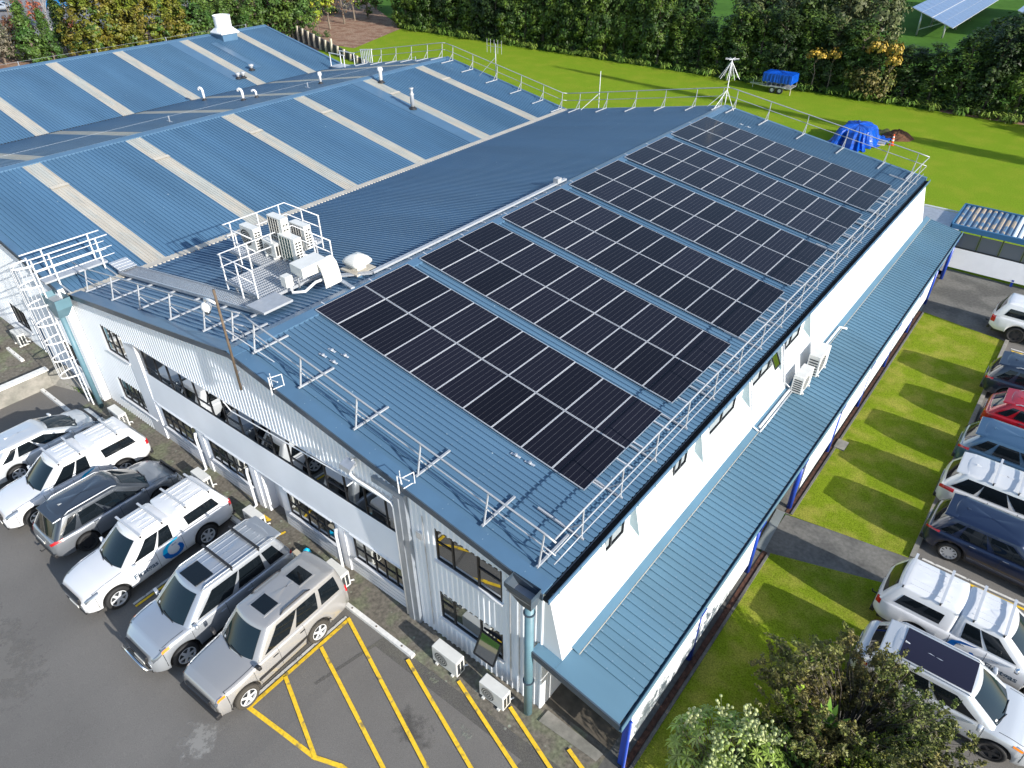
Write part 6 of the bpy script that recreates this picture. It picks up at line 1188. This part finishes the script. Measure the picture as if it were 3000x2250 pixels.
TL = [(-98.6, 24.7, 5.0, 'light'), (-113.3, 32.0, 3.5, 'rustc'), (-101.6, 28.5, 4.5, 'rustc'), (-102.4, 26.6, 4.0, 'green'), (-96.6, 27.4, 6.5, 'green'), (-96.9, 29.6, 5.5, 'green'), (-100.8, 33.0, 6.0, 'green'), (-117.7, 38.2, 7.0, 'bare'), (-123.6, 39.1, 3.5, 'orange'), (-137.9, 42.1, 2.5, 'orange'), (-109.7, 37.7, 2.5, 'rust2'), (-95.0, 32.2, 8.0, 'gold'), (-92.6, 32.8, 9.0, 'gold'), (-92.1, 34.4, 9.5, 'gold'), (-90.7, 35.5, 9.0, 'gold'), (-90.3, 37.0, 9.5, 'gold'), (-88.7, 38.2, 9.0, 'gold'), (-88.1, 39.9, 8.5, 'gold'), (-86.8, 41.0, 8.0, 'gold'), (-87.4, 43.1, 7.0, 'bgreen'), (-87.8, 45.5, 6.0, 'green'), (-90.4, 49.2, 6.5, 'bgreen'), (-93.2, 53.3, 7.0, 'rustbare'), (-90.6, 53.7, 7.0, 'rustbare'), (-86.5, 52.2, 6.0, 'bgreen'), (-85.8, 54.2, 8.0, 'green'), (-83.7, 54.9, 8.0, 'bgreen'), (-82.2, 56.0, 7.0, 'bgreen'), (-83.5, 59.6, 5.0, 'yel'), (-85.6, 63.4, 8.0, 'yel'), (-87.6, 67.8, 8.0, 'rustbare'), (-88.6, 70.7, 8.0, 'yel'), (-88.1, 73.0, 9.0, 'bgreen'), (-79.9, 56.5, 1.4, 'ball'), (-81.1, 59.2, .9, 'ball'),
      (-101, 42, 9, 'bgreen'), (-98, 47, 9, 'gold2'), (-96, 51, 8, 'bgreen'), (-106, 50, 8, 'rustbare'), (-102, 56, 8, 'bgreen'), (-97, 60, 9, 'rustbare'), (-93, 66, 9, 'bgreen'), (-98, 72, 9, 'green'), (-94, 80, 9, 'bgreen'), (-84, 78, 9, 'bgreen'), (-104, 22, 5, 'rustc'), (-107, 18, 5, 'light'), (-101, 20, 4.5, 'green'), (-97, 22, 4, 'bgreen'), (-88.5, 49.5, 6, 'bgreen'), (-84.9, 49.3, 4.5, 'green'), (-93, 37.5, 9, 'gold2'), (-110, 45, 6, 'rustbare'), (-112, 60, 8, 'bgreen'), (-108, 66, 9, 'green')]
DESC = dict(gold='golden-olive columnar conifer', gold2='gold-green columnar conifer', green='green conical conifer', bgreen='leafy green broad tree', light='pale greyish loose shrub', rustc='rust-brown rounded conifer', orange='bright orange autumn sapling', rust2='small orange-leaved bush', rustbare='half-bare tree with rusty leaves', yel='thin tree with lime-yellow leaves', ball='small clipped green ball shrub', bare='grey leafless tree')
cnt = {}
for x, y, h, k in TL:
    cnt[k] = cnt.get(k, 0)+1; random.seed(int(-x*100+y*10)); lab = '%s on the bank beyond the warehouses, %s of its kind' % (DESC[k], NUM[cnt[k]-1])
    if k == 'bare':
        t = thing('bare_tree', 'grey leafless tree standing by the far road at the top left', 'tree', (x, y, 0), 0, None, True); o = bpy.data.objects.new('branches', BM_); COL.objects.link(o); o.parent = t; continue
    kk = 'gold2' if k == 'gold' and cnt[k] % 2 else k; cm, H_ = K_[kk]; f = h/H_; fx = (f*1.0 if k != 'gold' else max(f, .95))*random.uniform(.9, 1.1)
    plant('shrub' if k in ('ball', 'rust2', 'light') else 'tree', lab, 'shrub' if k in ('ball', 'rust2', 'light') else 'tree', cm, TB if k not in ('ball', 'gold', 'rust2') else None, (x, y, 0), (fx, fx, f), None, 'planting on the bank beyond the warehouses')
# tall conifer outside the frame on the right whose shadow crosses the lawn
plant('tree', 'tall dark conifer beyond the right edge, casting the long shadow on the lawn', 'tree', K_['green'][0], trunk_mesh('tree_trunk', 6.6, .05, .05, 2, 'trunk', 2), (16.5, 57.8, 0), (.95, .7, 3.9), 0)
plant('tree', 'second tall tree beyond the right edge beside the lawn hedge', 'tree', K_['bgreen'][0], TB, (24, 66, 0), (1.6, 1.6, 1.6), 0)
# ---- near bushes at the lower right
def twiggy(name, n, rx, ry, h, leaf, lm, ln, seed, z0=.0, lw=.55, tw='twig', up=.6, per=16):
    random.seed(seed); tb = MB(); lb = MB()
    for i in range(n):
        a = random.uniform(0, 2*PI); q = random.uniform(.25, 1.0)**.6; tip = Vector((rx*q*math.cos(a), ry*q*math.sin(a), z0+h*random.uniform(.45, 1.0)*(1-.35*q*q))); base = Vector((tip.x*.12, tip.y*.12, .05)); mid = base.lerp(tip, .5)+Vector((0, 0, h*.12))+rv()*.15
        tb.tube([base, mid, tip], [.022, .010, .003], 4, cap=False)
        for j in range(4):
            p = base.lerp(tip, random.uniform(.35, 1))+(mid-base.lerp(tip, .5))*.4; d_ = (rv()+Vector((tip.x*.3, tip.y*.3, up))).normalized(); l_ = random.uniform(.2, .5); e = p+d_*l_; tb.tube([p, e], [.009, .003], 3, cap=False)
            for k in range(per):
                c_ = p.lerp(e, random.uniform(.25, 1.05))+rv()*.07; leaves(lb, c_, rv()*.8+Vector((0, 0, .6)), leaf*random.uniform(.7, 1.3), lw)
    return tb.mesh('twigs', tw), lb.mesh('leaves', lm)
def bush(name, label, loc, tm, lm, extra=(), s_x=1):
    t = thing(name, label, 'bush', loc, 0, None, True); t.scale = (s_x,)*3
    for nm, m in (('branches', tm), ('foliage', lm))+tuple(extra): o = bpy.data.objects.new(nm, m); COL.objects.link(o); o.parent = t
    return t
bush('brown_bush', 'large loose bush with small brown-green leaves overhanging the pale crossover', (6.75, 4.0, 0), *twiggy('b', 330, 2.55, 2.1, 3.0, .085, 'leaf_shrub', 0, 71, up=.4, per=46))
bush('box_bush', 'dense yellow-green bush at the bottom edge in front of the pale crossover', (8.15, 2.4, 0), *twiggy('b', 280, 1.55, 1.5, 2.15, .065, 'leaf_box', 0, 72, up=.9, per=36))
bush('lime_sprig', 'small bright lime-green sprig rising through the brown bush', (5.55, 3.35, 0), *twiggy('b', 26, .42, .42, 2.3, .10, 'leaf_lime', 0, 73, up=1.2, per=14))
bush('dark_underbush', 'dark green low shrub between the flowering bush and the brown bush', (6.1, 2.0, 0), *twiggy('b', 170, 1.5, 1.3, 1.7, .10, 'leaf_fatsia', 0, 77, up=.6, per=14))
def palmate(b, c, n_, s_x):
    n = n_.normalized(); a = n.orthogonal().normalized(); w_ = n.cross(a); k = 8
    for i in range(k):
        an = 2*PI*i/(k+1)+.4; d_ = a*math.cos(an)+w_*math.sin(an); e = n.cross(d_)*s_x*.13; q = c+d_*s_x-n*s_x*.18; m_ = c+d_*s_x*.55+n*s_x*.04
        b.q([c, m_-e, q, m_+e])
random.seed(74); lb = MB(); fb = MB(); tb = MB()
for i in range(150):
    a = random.uniform(0, 2*PI); q = random.random()**.5; p = Vector((1.45*q*math.cos(a), 1.25*q*math.sin(a), 2.1*(1-.35*q*q)*random.uniform(.55, 1))); palmate(lb, p, Vector((p.x*.5, p.y*.5, 1))+rv()*.5, random.uniform(.2, .33)); tb.tube([(p.x*.15, p.y*.15, 0), p], [.02, .008], 4, cap=False)
for i in range(17):
    a = random.uniform(0, 2*PI); q = random.random()**.5; c_ = Vector((1.3*q*math.cos(a), 1.1*q*math.sin(a), 2.35*(1-.3*q*q)))
    for j in range(20):
        e = c_+Vector((random.uniform(-.22, .22), random.uniform(-.22, .22), random.uniform(-.2, .25))); fb.tube([c_-Vector((0, 0, .15)), e], .006, 3, cap=False)
        fb.lathe(tuple(e), [(.008, -.035), (.034, -.018), (.042, 0), (.034, .02), (.008, .035)], 6)
t = bush('flowering_bush', 'flowering bush with pale round blooms and hand-shaped leaves at the bottom edge', (4.75, 1.25, 0), tb.mesh('branches', 'twig'), lb.mesh('foliage', 'leaf_fatsia'), (('flower_heads', fb.mesh('flower_heads', 'flower_cream')),))
random.seed(75); lb = MB()
for i in range(9):
    a = random.uniform(0, 2*PI); l_ = random.uniform(.5, .8); d_ = Vector((math.cos(a)*.5, math.sin(a)*.5, 1)).normalized(); s2 = Vector((-math.sin(a), math.cos(a), 0)); P = [Vector((0, 0, 1.6))+d_*l_*f for f in (.1, .45, .8, 1.1)]
    lb.grid([[P[k]-s2*w_ for k, w_ in enumerate((.02, .07, .06, .005))], [P[k]+s2*w_ for k, w_ in enumerate((.02, .07, .06, .005))]])
tm = MB().tube([(0, 0, 0), (0, 0, 1.8)], .03).mesh('stems', 'leaf_strap')
for lab, x, y, s_x in (('broad-leaved yellowing plant rising in the middle of the brown bush', 6.3, 3.2, 1.0), ('small pale broad-leaved plant at the left tip of the brown bush', 5.5, 4.35, .95)):
    t = thing('broad_leaf_plant', lab, 'plant', (x, y, 0), 0, None, True); t.scale = (s_x,)*3
    for nm, m in (('stem', tm), ('leaves', lb.mesh('leaves', 'leaf_fatsia'))): o = bpy.data.objects.new(nm, m); COL.objects.link(o); o.parent = t
# weeds at the foot of the ladder wall
random.seed(76); b = MB()
for i in range(500): x = random.uniform(-27.2, -24.6); y = lerp(-.75, -.4, (x+27.2)/2.6)+random.uniform(-.12, .12); leaves(b, Vector((x, y, -.78+random.uniform(0, .18))), rv()+Vector((0, 0, .7)), .09)
tag(b.build('weeds', 'leaf_green'), 'strip of weeds along the foot of the wall by the ladder', 'weeds', None, 'stuff')
